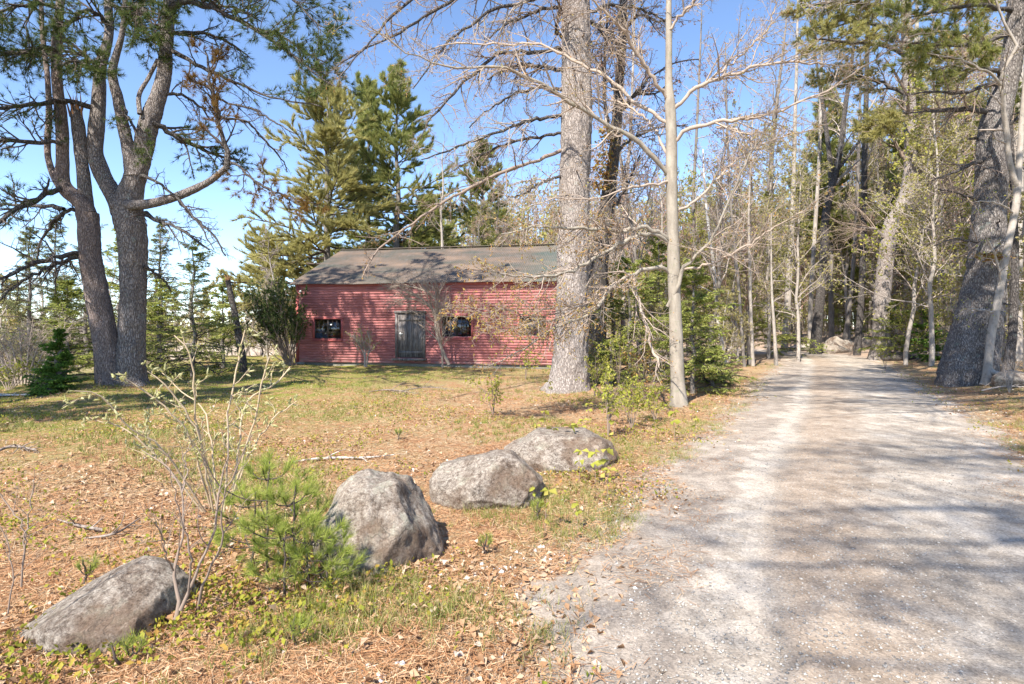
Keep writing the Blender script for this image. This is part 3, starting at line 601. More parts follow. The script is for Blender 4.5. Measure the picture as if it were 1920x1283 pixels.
snag = big([(162, 395, 30), (157, 335, 25), (151, 285, 24), (147, 241, 25), (143, 215, 21), (141, 200, 14)], DL + .1, DL + .1, 'bark_left', 5, 'snapped hollow stub with splintered top')
rg = np.random.default_rng(5); sp = Buf(); top = P(142, 206, DL + .1)
for _ in range(16):
    o_ = rg.normal(size=3) * [.07, .06, .03]; h_ = rg.uniform(.12, .42); l_ = rg.normal(size=3) * .06
    sp.tubes(np.array([top + o_ - [0, 0, .15], top + o_ + [0, 0, h_ * .5] + l_, top + o_ + [0, 0, h_] + l_ * 2.2]), np.array([.03, .018, .003]), 5)
sub(sp, 'splinters', M['snapped'], snag[0])
bigs.append(big([(226, 400, 36), (214, 368, 34), (198, 340, 33), (188, 318, 33), (178, 285, 31), (181, 235, 30), (186, 168, 25), (188, 127, 22), (204, 67, 17), (203, 0, 15), (205, -90, 11), (208, -200, 5)], DL + .2, DL + .6, 'bark_left', 6))
bigs.append(big([(250, 330, 34), (243, 290, 27), (231, 235, 23), (221, 184, 21), (211, 134, 17), (228, 67, 11), (235, 0, 9), (240, -80, 7), (246, -170, 3)], DL, DL - .6, 'bark_left', 7))
bigs.append(big([(262, 214, 10), (261, 178, 9), (278, 147, 8), (296, 112, 8)], DL - .2, DL + .1, 'bark_left', 8, sides=10))
bigs.append(big([(214, 385, 22), (268, 384, 20), (318, 373, 18), (362, 356, 16), (402, 334, 13), (432, 304, 9)], DL, DL - 1.2, 'bark_left', 9, 'long right hand limb swooping level then up, rusty where it cracked', sides=16))
# leafy and dead branches
tf_d = tuft_foliage(M['needle_dark'], 3, 11, .15, .010, .5, .45, 3)
tf_s = tuft_foliage(M['needle_dark'], 2, 11, .15, .010, .5, .5, 2, .7)
tf_x = tuft_foliage(M['needle_dark'], 5, 10, .2, .022, .5, .2, 5)
tf_r = tuft_foliage(M['needle_rust'], 3, 12, .14, .010, .55, .4, 3)
LB = [  # px path, d0, d1, foliage, k1, k2, first length
 ([(425, 318, 10), (425, 295, 10), (412, 235, 9), (399, 178, 7), (390, 127, 5), (385, 95, 3)], DL - 1.2, DL - 1.5, tf_r, 14, 7, .9),
 ([(430, 305, 6), (446, 312, 5), (486, 345, 4.5), (536, 369, 3.5), (586, 382, 2)], DL - 1.2, DL - 2.6, tf_r, 12, 5, .7),
 ([(409, 186, 5), (440, 195, 4), (469, 204, 4), (519, 231, 3), (556, 251, 2)], DL - 1.4, DL - 2.4, None, 8, 5, .7),
 ([(412, 218, 5), (462, 228, 4), (496, 265, 3.5), (523, 291, 3), (540, 322, 2)], DL - 1.4, DL - .4, None, 8, 4, .6),
 ([(322, 95, 9), (368, 121, 7), (435, 154, 5), (486, 174, 4), (540, 188, 3), (603, 198, 2)], DL, DL - 2.5, tf_s, 12, 6, .9),
 ([(318, 16, 13), (350, 4, 12), (385, 7, 11), (435, 30, 9), (486, 60, 7), (536, 94, 5), (576, 127, 4), (625, 160, 2)], DL, DL - 2.2, tf_d, 20, 8, 1.3),
 ([(486, 60, 5), (520, 62, 4), (560, 90, 3), (610, 118, 2)], DL - 1.4, DL - .6, tf_d, 14, 7, .9),
 ([(316, 64, 9), (350, 61, 8), (385, 62, 6), (435, 84, 4), (470, 110, 2)], DL, DL + 1.6, tf_s, 12, 6, .9),
 ([(320, -30, 12), (370, -60, 10), (430, -70, 8), (490, -50, 6), (540, -10, 5), (590, 40, 3), (640, 70, 2)], DL, DL - 2.6, tf_d, 22, 9, 1.3),
 ([(324, -90, 10), (380, -130, 8), (450, -140, 6), (520, -110, 4), (600, -60, 2)], DL, DL + 2.4, tf_d, 20, 8, 1.4),
 ([(285, 230, 10), (320, 250, 9), (352, 268, 8), (402, 291, 6), (450, 300, 3)], DL, DL + 1.4, tf_d, 14, 7, .9),
 ([(268, 400, 8), (300, 415, 7), (328, 425, 6), (365, 448, 5), (392, 469, 3)], DL, DL - 1.6, None, 9, 5, .7),
 ([(330, 370, 6), (362, 407, 5), (402, 443, 4), (422, 480, 2)], DL - .6, DL - 1.5, None, 9, 5, .6),
 ([(262, 330, 7), (300, 345, 5), (345, 385, 4), (380, 430, 3), (400, 470, 2)], DL, DL - 2.2, None, 10, 5, .7),
 ([(270, 500, 7), (290, 510, 5), (310, 530, 4), (322, 548, 2)], DL, DL + .6, None, 7, 4, .5),
 ([(178, 203, 10), (150, 194, 9), (127, 188, 9), (67, 195, 8), (0, 204, 6), (-60, 206, 5), (-140, 200, 2)], DL + .3, DL - 2.2, tf_s, 16, 7, 1.1),
 ([(116, 270, 9), (90, 266, 8), (60, 267, 8), (0, 262, 6), (-70, 264, 4), (-140, 280, 2)], DL - .2, DL - 2.4, tf_d, 16, 7, 1.1),
 ([(118, 350, 11), (90, 362, 10), (67, 375, 9), (30, 395, 8), (0, 415, 7), (-60, 450, 4)], DL - .1, DL - 2.5, tf_s, 14, 6, .9),
 ([(166, 476, 10), (140, 476, 9), (84, 487, 8), (40, 505, 7), (0, 525, 5), (-40, 548, 3)], DL, DL - 2.4, None, 12, 6, .8),
 ([(166, 482, 8), (130, 486, 7), (85, 505, 6), (40, 530, 5), (0, 562, 3)], DL, DL - 1., None, 12, 6, .7),
 ([(160, 395, 8), (130, 395, 7), (110, 407, 7), (90, 430, 6), (74, 462, 4), (66, 500, 2)], DL, DL + .7, None, 9, 5, .6),
 ([(120, 392, 8), (80, 388, 7), (40, 385, 6), (0, 383, 5), (-60, 392, 3)], DL, DL + 1.2, tf_s, 14, 6, .9),
 ([(106, 95, 9), (80, 88, 8), (50, 95, 7), (20, 100, 5), (-40, 90, 3)], DL - .3, DL - 2, tf_d, 16, 8, 1.1),
 ([(112, 20, 9), (80, 5, 8), (40, 10, 7), (0, 25, 5), (-60, 40, 3)], DL - .3, DL - 1.6, tf_d, 16, 8, 1.2),
 ([(115, -40, 9), (60, -60, 7), (0, -60, 6), (-80, -30, 3)], DL - .3, DL + 1.5, tf_d, 16, 8, 1.3),
 ([(186, 130, 8), (170, 110, 7), (140, 100, 6), (100, 98, 5), (60, 108, 3)], DL + .5, DL + 2.2, tf_d, 16, 8, 1.),
 ([(204, 60, 9), (190, 30, 8), (160, 20, 6), (130, 40, 4), (100, 45, 2)], DL + .6, DL - 1.2, tf_d, 14, 8, 1.),
 ([(204, 10, 9), (230, 20, 7), (262, 50, 6), (290, 78, 4), (305, 96, 3)], DL + .6, DL - .6, tf_d, 14, 7, .9),
 ([(235, 20, 7), (255, 10, 6), (280, 30, 5), (300, 50, 3)], DL - .5, DL - 1.6, tf_d, 14, 7, .9),
 ([(205, -60, 9), (240, -90, 7), (280, -95, 5), (310, -70, 3)], DL + .6, DL - 1.8, tf_d, 16, 8, 1.2),
 ([(112, 125, 8), (140, 112, 7), (168, 125, 5), (195, 120, 3)], DL - .3, DL - 1.6, tf_d, 14, 7, .8),
 ([(328, -200, 9), (390, -240, 7), (460, -250, 5), (540, -220, 3)], DL, DL - 2.5, tf_d, 18, 8, 1.6),
 ([(328, -220, 9), (270, -260, 7), (200, -270, 5), (120, -240, 3)], DL, DL + 2.2, tf_d, 18, 8, 1.6),
 ([(120, -200, 7), (180, -230, 6), (240, -220, 4), (300, -190, 2)], DL - .3, DL - 2.2, tf_d, 18, 8, 1.5),
 ([(300, 176, 6), (340, 178, 5), (375, 200, 4), (395, 225, 2)], DL, DL + .9, None, 8, 5, .6),
 ([(225, 190, 6), (240, 220, 5), (262, 262, 4), (286, 300, 2)], DL - .3, DL - 1.3, tf_s, 8, 5, .6),
]
for q, (px, d0, d1, fo, k1, k2, ln) in enumerate(LB):
    grow_limb(old, trace(px, d0, d1, n=18), M['bark_dark'], M['twig_dark'], 100 + q, int(k1 * 1.4), k2, len1=(lambda ln: (lambda t: ln * (1.1 - .6 * t)))(ln), l2=.5, ang=48, k3=3 if fo is None else 0, droop=-.07 if fo is None else .01, wander=.18, t0=.12, flat=.3, rmin=.005, foliage=fo, name='branch')

rg = np.random.default_rng(61)
for q in range(13):                      # the high crown, above the photo's top edge, that shades the barn
    a_ = q * 2.4 + rg.uniform(-.3, .3); z_ = 10.3 + q * .42; x_ = P(326 if q % 3 else 120, 0, DL)[0]; p0 = np.array([x_, DL + .1, min(z_, 15.2 if q % 3 else 12.6)]); L_ = rg.uniform(2.2, 4.) * (1.15 - .02 * q); d_ = np.array([math.cos(a_), math.sin(a_), .1])
    pp = spline([p0, p0 + d_ * L_ * .5, p0 + d_ * L_ + [0, 0, .25]], 10); grow_limb(old, (pp, np.linspace(.05, .012, 10)), M['bark_dark'], M['twig_dark'], 160 + q, 13, 7, len1=lambda t: 1.3 - .6 * t, flat=.6, foliage=tf_x, rmin=.006, name='branch')

# ------------------------------------------------------------------ big grey pine in the middle
DC = 14.4; c = on_ground(1068, 0, DC)
pine = thing('pine_tree', c, 'tall straight grey pine trunk in the middle, in front of the barn', 'pine tree')
b = Buf(); pt, r = trace([(1064, 748, 84), (1068, 712, 70), (1071, 634, 63), (1073, 556, 60), (1075, 431, 57), (1079, 300, 56), (1082, 206, 55), (1081, 129, 53), (1080, 13, 50), (1080, -100, 46), (1081, -300, 36), (1083, -500, 24), (1084, -700, 10)], DC)
trunk_mesh(b, pt, r, 64, .045, .45, .32, 5, .09, 11, (9., 2.2)); b.build('trunk', M['bark_pine'], pine)
CB = [
 ([(1060, -120, 8), (1000, -105, 7), (900, -70, 6.5), (800, -20, 6), (769, 0, 5.5), (738, 28, 5), (704, 69, 4), (673, 103, 3), (636, 142, 2)], DC, DC - 3),
 ([(1060, -60, 8), (990, -50, 7), (910, -25, 6.5), (846, 0, 6), (794, 31, 5), (748, 62, 4.5), (691, 90, 3.5), (640, 116, 2)], DC, DC - 2.2),
 ([(1058, -30, 8), (1020, -8, 7.5), (985, 3, 7), (936, 15, 6), (897, 39, 5.5), (846, 72, 5), (825, 95, 4), (799, 131, 3), (774, 167, 2)], DC, DC - 1.6),
 ([(1056, 95, 9), (1020, 95, 8), (974, 99, 7), (941, 102, 6.5), (913, 118, 6), (872, 152, 5.5), (846, 180, 5), (830, 198, 4.5), (805, 226, 3.5), (787, 267, 2)], DC, DC - 2.4),
 ([(1056, 130, 8), (1020, 126, 7), (985, 122, 6), (950, 128, 4), (915, 150, 3)], DC, DC + 1.),
 ([(1056, 215, 7), (1020, 222, 6.5), (980, 231, 6), (936, 247, 5), (897, 262, 4.5), (825, 288, 3), (790, 300, 2)], DC, DC - 2.),
 ([(1052, 282, 7), (1010, 300, 6.5), (960, 318, 6), (900, 341, 5.5), (834, 378, 5), (783, 413, 4.5), (732, 450, 4), (694, 488, 3), (681, 520, 2)], DC, DC - 3.5),
 ([(1056, 250, 6), (1020, 255, 5.5), (960, 268, 5), (900, 292, 4), (850, 320, 2)], DC, DC - .5),
 ([(1056, 330, 5), (1020, 340, 5), (985, 362, 4), (950, 372, 2)], DC, DC - 1.4),
 ([(1056, 70, 6), (1043, 60, 6), (1044, 40, 5), (1050, 10, 4), (1035, -10, 3)], DC, DC - 1),
 ([(1105, 40, 8), (1130, 60, 6), (1150, 90, 5), (1170, 135, 3)], DC, DC + .8),
 ([(1104, 20, 7), (1150, 10, 6), (1210, 20, 4), (1260, 45, 2)], DC, DC + 1.8),
 ([(1104, -60, 8), (1170, -70, 6), (1260, -50, 4), (1330, -10, 2)], DC, DC + 1.8),
 ([(1060, 10, 7), (1010, 20, 6), (960, 40, 5), (920, 70, 3), (890, 110, 2)], DC, DC + 1.4),
 ([(1056, 170, 6), (1010, 165, 5), (960, 180, 4), (910, 210, 3), (880, 240, 2)], DC, DC + 1.3),
]
for q, (px, d0, d1) in enumerate(CB):
    pale = q in (6,)
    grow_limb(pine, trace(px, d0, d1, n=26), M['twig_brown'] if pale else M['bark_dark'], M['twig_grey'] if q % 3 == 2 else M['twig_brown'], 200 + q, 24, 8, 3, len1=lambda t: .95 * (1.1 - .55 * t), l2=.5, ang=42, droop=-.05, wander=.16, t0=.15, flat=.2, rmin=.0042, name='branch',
              foliage=leaf_foliage(M['leaf_bud'], 1, .05, .4, .5, .22, .4) if q % 2 == 0 else None)
tf_top = tuft_foliage(M['needle_mid'], 3, 10, .2, .02, .5, .4, 3)
for q in range(14):
    a_ = q * 2.4; z_ = 11.5 + q * .75; L_ = 3.4 - q * .14; p0 = np.array([1.55, DC, z_]); d_ = np.array([math.cos(a_), math.sin(a_), .18])
    pp = spline([p0, p0 + d_ * L_ * .5, p0 + d_ * L_ + [0, 0, .25]], 10); grow_limb(pine, (pp, np.linspace(.05, .012, 10)), M['bark_dark'], M['twig_dark'], 240 + q, 12, 6, len1=lambda t: 1.1 - .5 * t, flat=.6, foliage=tf_top, rmin=.006, name='branch')

def stubs(root, pts, r, n, seed, mat, zmin, zmax):
    rg = np.random.default_rng(seed)
    for q in range(n):
        i = int(rg.integers(1, len(pts) - 1))
        for _ in range(40):
            i = int(rg.integers(1, len(pts) - 1))
            if zmin < pts[i, 2] < zmax: break
        a_ = rg.uniform(0, 6.28); d_ = np.array([math.cos(a_), math.sin(a_), rg.uniform(-.3, .3)]); L_ = rg.uniform(.10, .45); s0 = pts[i] + d_ * r[i] * .85
        Buf().tubes(np.array([s0, s0 + d_ * (L_ * .5 + .05) + rg.normal(size=3) * .02, s0 + d_ * (L_ + .05) + rg.normal(size=3) * .04]), np.array([.028, .018, .008]) * rg.uniform(.6, 1.2), 6).build('stub', mat, root)
rp = spline(np.c_[pt, r], 120); stubs(pine, rp[:, :3], rp[:, 3], 22, 91, M['twig_brown'], 2.2, 10)
# darker trunk behind it, with dry leaves
c = on_ground(1118, 0, 18.0)
maple = thing('maple_tree', c, 'dark trunk just behind the tall grey pine, with rusty dry leaves on its stem', 'maple tree')
b = Buf(); pt, r = trace([(1116, 715, 46), (1118, 600, 38), (1122, 500, 36), (1136, 400, 30), (1150, 300, 22), (1156, 240, 20), (1159, 180, 18), (1167, 77, 16), (1169, 0, 14), (1171, -120, 9), (1172, -250, 4)], 18.)
trunk_mesh(b, pt, r, 28, .07, .2, .3, 4, .06, 13); b.build('trunk', M['bark_dark'], maple)
for q, (px, d1) in enumerate([([(1150, 300, 9), (1140, 240, 8), (1134, 170, 7), (1134, 90, 6), (1140, 20, 4), (1143, -60, 2)], 18.6), ([(1157, 220, 7), (1178, 190, 6), (1215, 150, 4), (1262, 120, 3), (1310, 110, 2)], 18.5), ([(1160, 190, 6), (1140, 150, 5), (1122, 120, 4), (1100, 90, 2)], 17.6), ([(1160, 215, 6), (1188, 180, 5), (1225, 175, 4), (1275, 150, 2)], 19.5), ([(1165, 110, 6), (1150, 70, 5), (1130, 50, 4), (1110, 45, 2)], 19), ([(1168, 60, 6), (1200, 30, 5), (1240, 40, 4), (1270, 30, 2)], 17.2), ([(1152, 290, 6), (1185, 262, 5), (1230, 240, 4), (1290, 235, 2)], 19), ([(1135, 410, 6), (1155, 380, 5), (1180, 340, 4), (1200, 290, 2)], 18.5), ([(1168, 10, 5), (1190, -30, 4), (1230, -60, 2)], 18)]):
    grow_limb(maple, trace(px, 18., d1, n=14), M['bark_dark'], M['twig_dark'], 260 + q, 12, 6, 3, len1=lambda t: 1.1 - .5 * t, l2=.5, ang=45, wander=.16, rmin=.005, name='branch', foliage=leaf_foliage(M['leaf_pink'], 2, .05, .6, .4, .8, .1))
rg = np.random.default_rng(4); n_ = 420; t_ = rg.random(n_); yy = 235 + 120 * t_; ctr = np.array([P(1128 + rg.normal() * 9 + (355 - y_) * .10, y_, 17.6) for y_ in yy])
Buf().cards(ctr + rg.normal(size=(n_, 3)) * [.05, .12, .03], rg.normal(size=(n_, 3)) - UP * .8, np.full(n_, .13), .45, rg).build('vine', M['vine_leaf'], maple)
tag(maple, None, None)

# ------------------------------------------------------------------ the pale beech
DB = 11.7; c = on_ground(1270, 0, DB)
beech = thing('beech_tree', c, 'slender pale smooth barked beech beside the drive, bare limbs reaching over the barn', 'beech tree')
b = Buf(); pt, r = trace([(1274, 772, 38), (1271, 720, 29), (1269, 680, 28), (1267, 620, 27), (1266, 587, 25), (1264, 540, 25), (1263, 493, 26), (1262, 447, 24), (1260, 380, 23), (1259, 309, 23), (1259, 257, 22), (1257, 206, 21), (1254, 160, 16), (1254, 129, 14), (1254, 64, 13), (1254, 0, 11), (1256, -120, 8), (1258, -260, 5), (1259, -380, 2)], DB)
r = r * .92; trunk_mesh(b, pt, r, 30, .05, .22, .18, 5, .012, 17, (2.5, 1.2)); b.build('trunk', M['beech'], beech)
BB = [
 ([(1254, 330, 8), (1245, 316, 8.5), (1209, 278, 9), (1170, 250, 8.5), (1131, 229, 8), (1077, 198, 7), (1039, 170, 6.5), (1000, 152, 6), (972, 134, 5.5), (936, 126, 5), (897, 126, 4.5), (853, 126, 4), (815, 118, 3.5), (784, 105, 3), (758, 99, 2.8), (738, 80, 2.5), (704, 60, 2), (666, 44, 1.5)], DB - 2.2, 20),
 ([(1254, 232, 6), (1245, 224, 7), (1203, 198, 7), (1152, 159, 6.5), (1119, 133, 6), (1077, 113, 5.5), (1039, 94, 5), (1000, 82, 4.5), (949, 84, 4), (897, 80, 3.5), (859, 82, 3), (820, 87, 2.5), (794, 95, 2)], DB + 1.6, 16),
 ([(1254, 190, 6), (1245, 180, 7), (1219, 136, 7), (1193, 98, 6.5), (1170, 57, 6), (1149, 36, 5), (1113, 3, 4), (1090, -25, 3), (1060, -80, 2)], DB - 1.4, 14),
 ([(1260, 208, 6), (1270, 201, 7), (1293, 178, 7.5), (1327, 154, 7), (1389, 134, 6), (1427, 121, 5), (1466, 116, 4.5), (1517, 118, 4), (1560, 121, 3), (1600, 122, 2)], DB - 1.2, 15),
 ([(1327, 152, 4.5), (1376, 116, 4), (1409, 85, 3.5), (1440, 54, 3), (1453, 15, 2.5), (1458, -25, 2)], DB + .4, 12),
 ([(1260, 270, 6), (1270, 260, 7), (1293, 242, 7.5), (1327, 234, 7), (1389, 224, 6), (1440, 215, 5), (1466, 206, 4.5), (1517, 183, 4), (1560, 165, 3.5), (1620, 125, 3), (1680, 88, 2.5), (1730, 60, 2)], DB - 2.4, 16),
 ([(1345, 237, 4.5), (1376, 242, 4), (1409, 265, 3.5), (1430, 290, 2)], DB - .8, 8),
 ([(1254, 60, 5), (1257, 51, 6), (1273, 31, 5.5), (1299, 5, 5), (1330, -45, 4), (1370, -110, 2)], DB - 1., 10),
 ([(1256, 455, 8), (1253, 450, 9), (1231, 434, 9), (1194, 425, 8), (1163, 434, 7), (1116, 428, 6), (1038, 425, 4.5), (991, 428, 3), (940, 440, 2)], DB - 1.8, 14),
 ([(1253, 456, 7), (1250, 450, 8), (1209, 437, 8), (1178, 450, 7.5), (1147, 465, 7), (1116, 484, 6.5), (1085, 503, 6), (1038, 515, 5), (1001, 520, 4.5), (960, 517, 3.5), (920, 508, 2.5), (890, 502, 1.8)], DB - 2.3, 18),
 ([(1258, 516, 7), (1253, 509, 8), (1231, 501, 8), (1191, 512, 7.5), (1147, 540, 7), (1135, 559, 6.5), (1116, 581, 6), (1091, 596, 5.5), (1038, 615, 4.5), (1001, 643, 3.5), (960, 665, 2.5), (930, 680, 1.5)], DB - 2., 20),
 ([(1150, 538, 5.5), (1116, 559, 5), (1085, 578, 4.5), (1038, 600, 4), (1001, 603, 3), (960, 620, 2.5), (910, 610, 1.5)], DB - 2.6, 18),
 ([(1085, 578, 4), (1040, 575, 3.5), (990, 590, 3), (940, 582, 2.5), (880, 592, 1.8), (850, 596, 1.2)], DB - 2.6, 18),
 ([(1183, 514, 5.5), (1197, 562, 5.5), (1212, 612, 5), (1219, 646, 4.5), (1236, 677, 4), (1234, 690, 2)], DB - 1.2, 5),
 ([(1252, 575, 8), (1258, 560, 9), (1272, 534, 8), (1281, 503, 7), (1303, 484, 6), (1328, 456, 5), (1347, 422, 4.5), (1370, 370, 4), (1396, 309, 3.5), (1435, 247, 3), (1450, 213, 2.5), (1458, 159, 2), (1440, 120, 1.5)], DB - 1.6, 16),
 ([(1272, 508, 5), (1318, 497, 4.5), (1365, 481, 4), (1409, 456, 3.5), (1440, 434, 3), (1500, 398, 2), (1540, 370, 1.5)], DB - 1.5, 12),
 ([(1259, 300, 5), (1240, 270, 5), (1222, 235, 4.5), (1180, 200, 4), (1150, 190, 3), (1100, 185, 2)], DB + 1.5, 12),
 ([(1262, 400, 5), (1300, 380, 4.5), (1340, 340, 4), (1380, 300, 3), (1450, 262, 2.5), (1540, 240, 2)], DB + 1.2, 14),
 ([(1260, 340, 5), (1230, 345, 5), (1180, 352, 4), (1120, 372, 3), (1050, 372, 2.4), (980, 392, 1.8)], DB - 1.6, 14),
]
for q, (px, d1, k1) in enumerate(BB):
    low = 8 <= q <= 12
    grow_limb(beech, trace(px, DB, d1, n=30), M['beech'] if px[0][2] > 6 else M['twig_light'], M['twig_light'], 300 + q, int(k1 * (2.2 if low else 2.0)), 8, 3, len1=(lambda t: .75 * (1.1 - .55 * t)) if low else (lambda t: .95 * (1.1 - .55 * t)), l2=.5, ang=44, droop=.02, wander=.16, t0=.2, flat=.35, rmin=.0034, name='limb',
              foliage=leaf_foliage(M['leaf_bud'], 1, .05, .38, .35, .75 if low else .3, .45))

# ------------------------------------------------------------------ the big leaning pine on the right and the stems beside it
DR_ = 16.0; c = on_ground(1810, 0, DR_)
lean = thing('pine_tree', c, 'massive dark pine leaning right at the right edge of the drive', 'pine tree')
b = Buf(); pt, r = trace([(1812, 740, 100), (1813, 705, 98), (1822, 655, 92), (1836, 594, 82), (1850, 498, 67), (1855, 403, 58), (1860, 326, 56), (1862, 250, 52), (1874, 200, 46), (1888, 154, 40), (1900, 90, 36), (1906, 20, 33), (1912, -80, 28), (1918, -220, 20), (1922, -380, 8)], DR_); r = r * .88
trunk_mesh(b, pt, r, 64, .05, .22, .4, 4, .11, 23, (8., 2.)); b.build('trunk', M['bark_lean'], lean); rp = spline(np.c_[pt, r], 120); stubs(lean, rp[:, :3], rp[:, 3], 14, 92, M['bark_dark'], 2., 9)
tf_y = tuft_foliage(M['needle_mid'], 6, 12, .17, .014, .5, .4, 3)
for q, (px, d1, fo) in enumerate([
  ([(1850, 210, 11), (1820, 206, 10), (1780, 208, 8), (1740, 208, 5), (1700, 212, 2)], DR_ - 1.5, None), ([(1880, 152, 9), (1850, 160, 8), (1800, 174, 6), (1740, 172, 4), (1700, 180, 2)], DR_ - 2, None),
  ([(1878, 140, 9), (1850, 128, 8), (1810, 118, 6), (1760, 104, 5), (1720, 96, 3)], DR_ - 1., tf_y), ([(1895, 60, 10), (1850, 78, 8), (1790, 84, 6), (1730, 82, 4), (1680, 78, 2)], DR_ - 2., tf_y),
  ([(1900, 20, 10), (1850, 10, 8), (1800, 12, 6), (1740, 25, 4), (1690, 40, 2)], DR_ - 2.4, tf_y), ([(1905, -20, 10), (1840, -40, 8), (1770, -40, 6), (1700, -20, 3)], DR_ - 1., tf_y), ([(1908, -80, 10), (1850, -110, 8), (1780, -110, 5), (1720, -90, 3)], DR_ - 2.5, tf_y),
  ([(1852, 300, 8), (1830, 305, 7), (1790, 322, 5), (1750, 340, 3)], DR_ - 1.2, None), ([(1850, 380, 7), (1820, 372, 5), (1790, 360, 4), (1760, 355, 2)], DR_ - 1., None), ([(1880, 240, 8), (1910, 220, 6), (1950, 190, 4)], DR_ + .6, tf_y), ([(1862, 440, 6), (1830, 452, 5), (1790, 448, 3), (1750, 460, 2)], DR_ - 1.6, None), ([(1908, -60, 9), (1960, -80, 7), (2030, -70, 4)], DR_ - 2, tf_y), ([(1900, 90, 9), (1950, 70, 7), (2010, 75, 4)], DR_ - 1, tf_y)]):
    grow_limb(lean, trace(px, DR_, d1, n=14), M['bark_dark'], M['twig_brown'], 400 + q, 14, 7, len1=lambda t: 1.1 - .55 * t, l2=.5, ang=48, wander=.16, flat=.5, rmin=.005, foliage=fo, name='branch')
rg = np.random.default_rng(77); n_ = 260; cc = np.array([P(1858 + rg.normal() * 14, 482 + rg.normal() * 4, DR_ - .75) for _ in range(n_)]); Buf().cards(cc, rg.normal(size=(n_, 3)) * [1, .6, .2], np.full(n_, .09), .3, rg).build('dead_sprig', M['vine_leaf'], lean)
c = on_ground(1850, 0, 15.2)
slim = thing('maple_tree', c, 'slim pale grey stem leaning against the right side of the massive dark pine', 'maple tree')
b = Buf(); pt, r = trace([(1848, 722, 20), (1853, 680, 17), (1858, 632, 17), (1874, 548, 16), (1889, 464, 15), (1905, 384, 14), (1912, 288, 12), (1920, 180, 10), (1935, 40, 7), (1945, -100, 3)], 15.2); r = r * .82
trunk_mesh(b, pt, r, 20, .06, .3, .12, 3, .03, 29, (3., 1.5)); b.build('trunk', M['bark_grey'], slim)
for q, (px, d1) in enumerate([([(1907, 350, 9), (1896, 321, 9), (1888, 262, 9), (1884, 206, 8), (1876, 154, 7), (1895, 110, 6), (1908, 90, 6), (1888, 50, 5), (1877, 26, 4), (1864, -5, 3)], 14.4), ([(1876, 160, 5), (1862, 140, 4), (1838, 128, 4), (1800, 112, 3), (1740, 100, 2)], 13.8), ([(1853, 690, 12), (1866, 700, 9), (1876, 712, 6), (1892, 728, 3)], 14.8), ([(1862, 585, 4), (1840, 582, 3), (1810, 578, 2)], 14.4), ([(1875, 540, 5), (1872, 500, 4), (1862, 470, 3), (1845, 440, 2)], 14.5), ([(1900, 400, 4), (1870, 380, 3), (1830, 378, 2)], 13.9)]):
    grow_limb(slim, trace(px, 15.2 if q != 1 else 14.6, d1, n=16), M['bark_grey'], M['twig_grey'], 430 + q, 9 if q != 2 else 4, 5, 3, len1=lambda t: .8 - .4 * t, l2=.5, ang=45, wander=.16, rmin=.004, name='limb', foliage=leaf_foliage(M['leaf_new'], 1, .05, .6, .4, .3, .3))

# ------------------------------------------------------------------ conifers
def white_pine(loc, Ht, Rm, label, seed, mat, r0=.28, cb=.12, k1=60, dens=4, L=.40, w=.042, bark='bark_greyd', group=None, lean=(0, 0), name='pine_tree', asym=0, k2=9, nb=9, tip=.75, top_ang=38):
    rg = np.random.default_rng(seed); loc = np.array(loc, float); t_ = thing(name, loc, label, 'pine tree', group)
    p = loc + np.c_[np.linspace(0, lean[0], 12) + rg.normal(size=12) * .05, np.linspace(0, lean[1], 12), np.linspace(-.1, Ht, 12)]; r = np.linspace(r0, .03, 12)
    Buf().tubes(p, r, 12).build('trunk', M[bark], t_)
    prof = lambda t: Rm * np.clip(1.12 - t, .1, 1) ** tip * (.62 + .6 * rg.random(t.shape)) * np.clip(.55 + (t - cb) * 4, .5, 1)
    p1, r1 = spawn(rg, p[None], r[None], int(k1 * 1.5), cb, .99, lambda t: 96 - (96 - top_ang) * sstep(.3, 1, t), 9, lens=prof, n=7, droop=.035, wander=.07, rmul=.33, rmin=.012)
    p2, r2 = spawn(rg, p1, r1, k2 + 2, .15, 1., 50, 12, lmul=.48, n=5, droop=.05, wander=.14, rmul=.5, flat=.7, rmin=.008)
    Buf().tubes(p1, r1, 4).tubes(p2, r2, 3).build('branches', M['twig_dark'], t_)
    C, D = along(p2, dens * 3 - 2, rg, .1, 1.); c1, d1 = along(p1, 12, rg, .35, 1.); C = np.r_[C, c1]; D = np.r_[D, d1]
    Buf().blades(C, D + UP * .35, nb, L, w, .30, rg).build('crown', mat, t_)
    return t_
G = lambda px, d: on_ground(px, 0, d)
white_pine(G(612, 37), 16.6, 6.3, 'broad olive tinged white pine rising behind the left end of the barn roof', 31, M['needle_olive'], .34, .14, 62, 5)
white_pine(G(745, 41), 19.2, 5.6, 'tall green white pine behind the barn, right of the olive pine', 32, M['needle_mid'], .34, .10, 62, 5)
white_pine(G(690, 45), 20.0, 4.6, 'narrow white pine tucked behind and between the olive and the green pine', 33, M['needle_mid'], .3, .15, 55, 5)
white_pine(G(905, 47), 15.6, 4.6, 'green pine behind the barn roof, left of the tall grey trunk', 34, M['needle_mid'], .3, .08, 56, 5)
white_pine(G(800, 50), 12.5, 4.2, 'bushy low pine showing between the two taller pines and the barn roof', 35, M['needle_olive'], .25, .06, 50, 5)
white_pine(G(532, 39), 7.2, 4.4, 'low wide pine with sparse olive boughs left of the barn roof corner', 37, M['needle_olive'], .26, .38, 22, 5, tip=.35, top_ang=75)

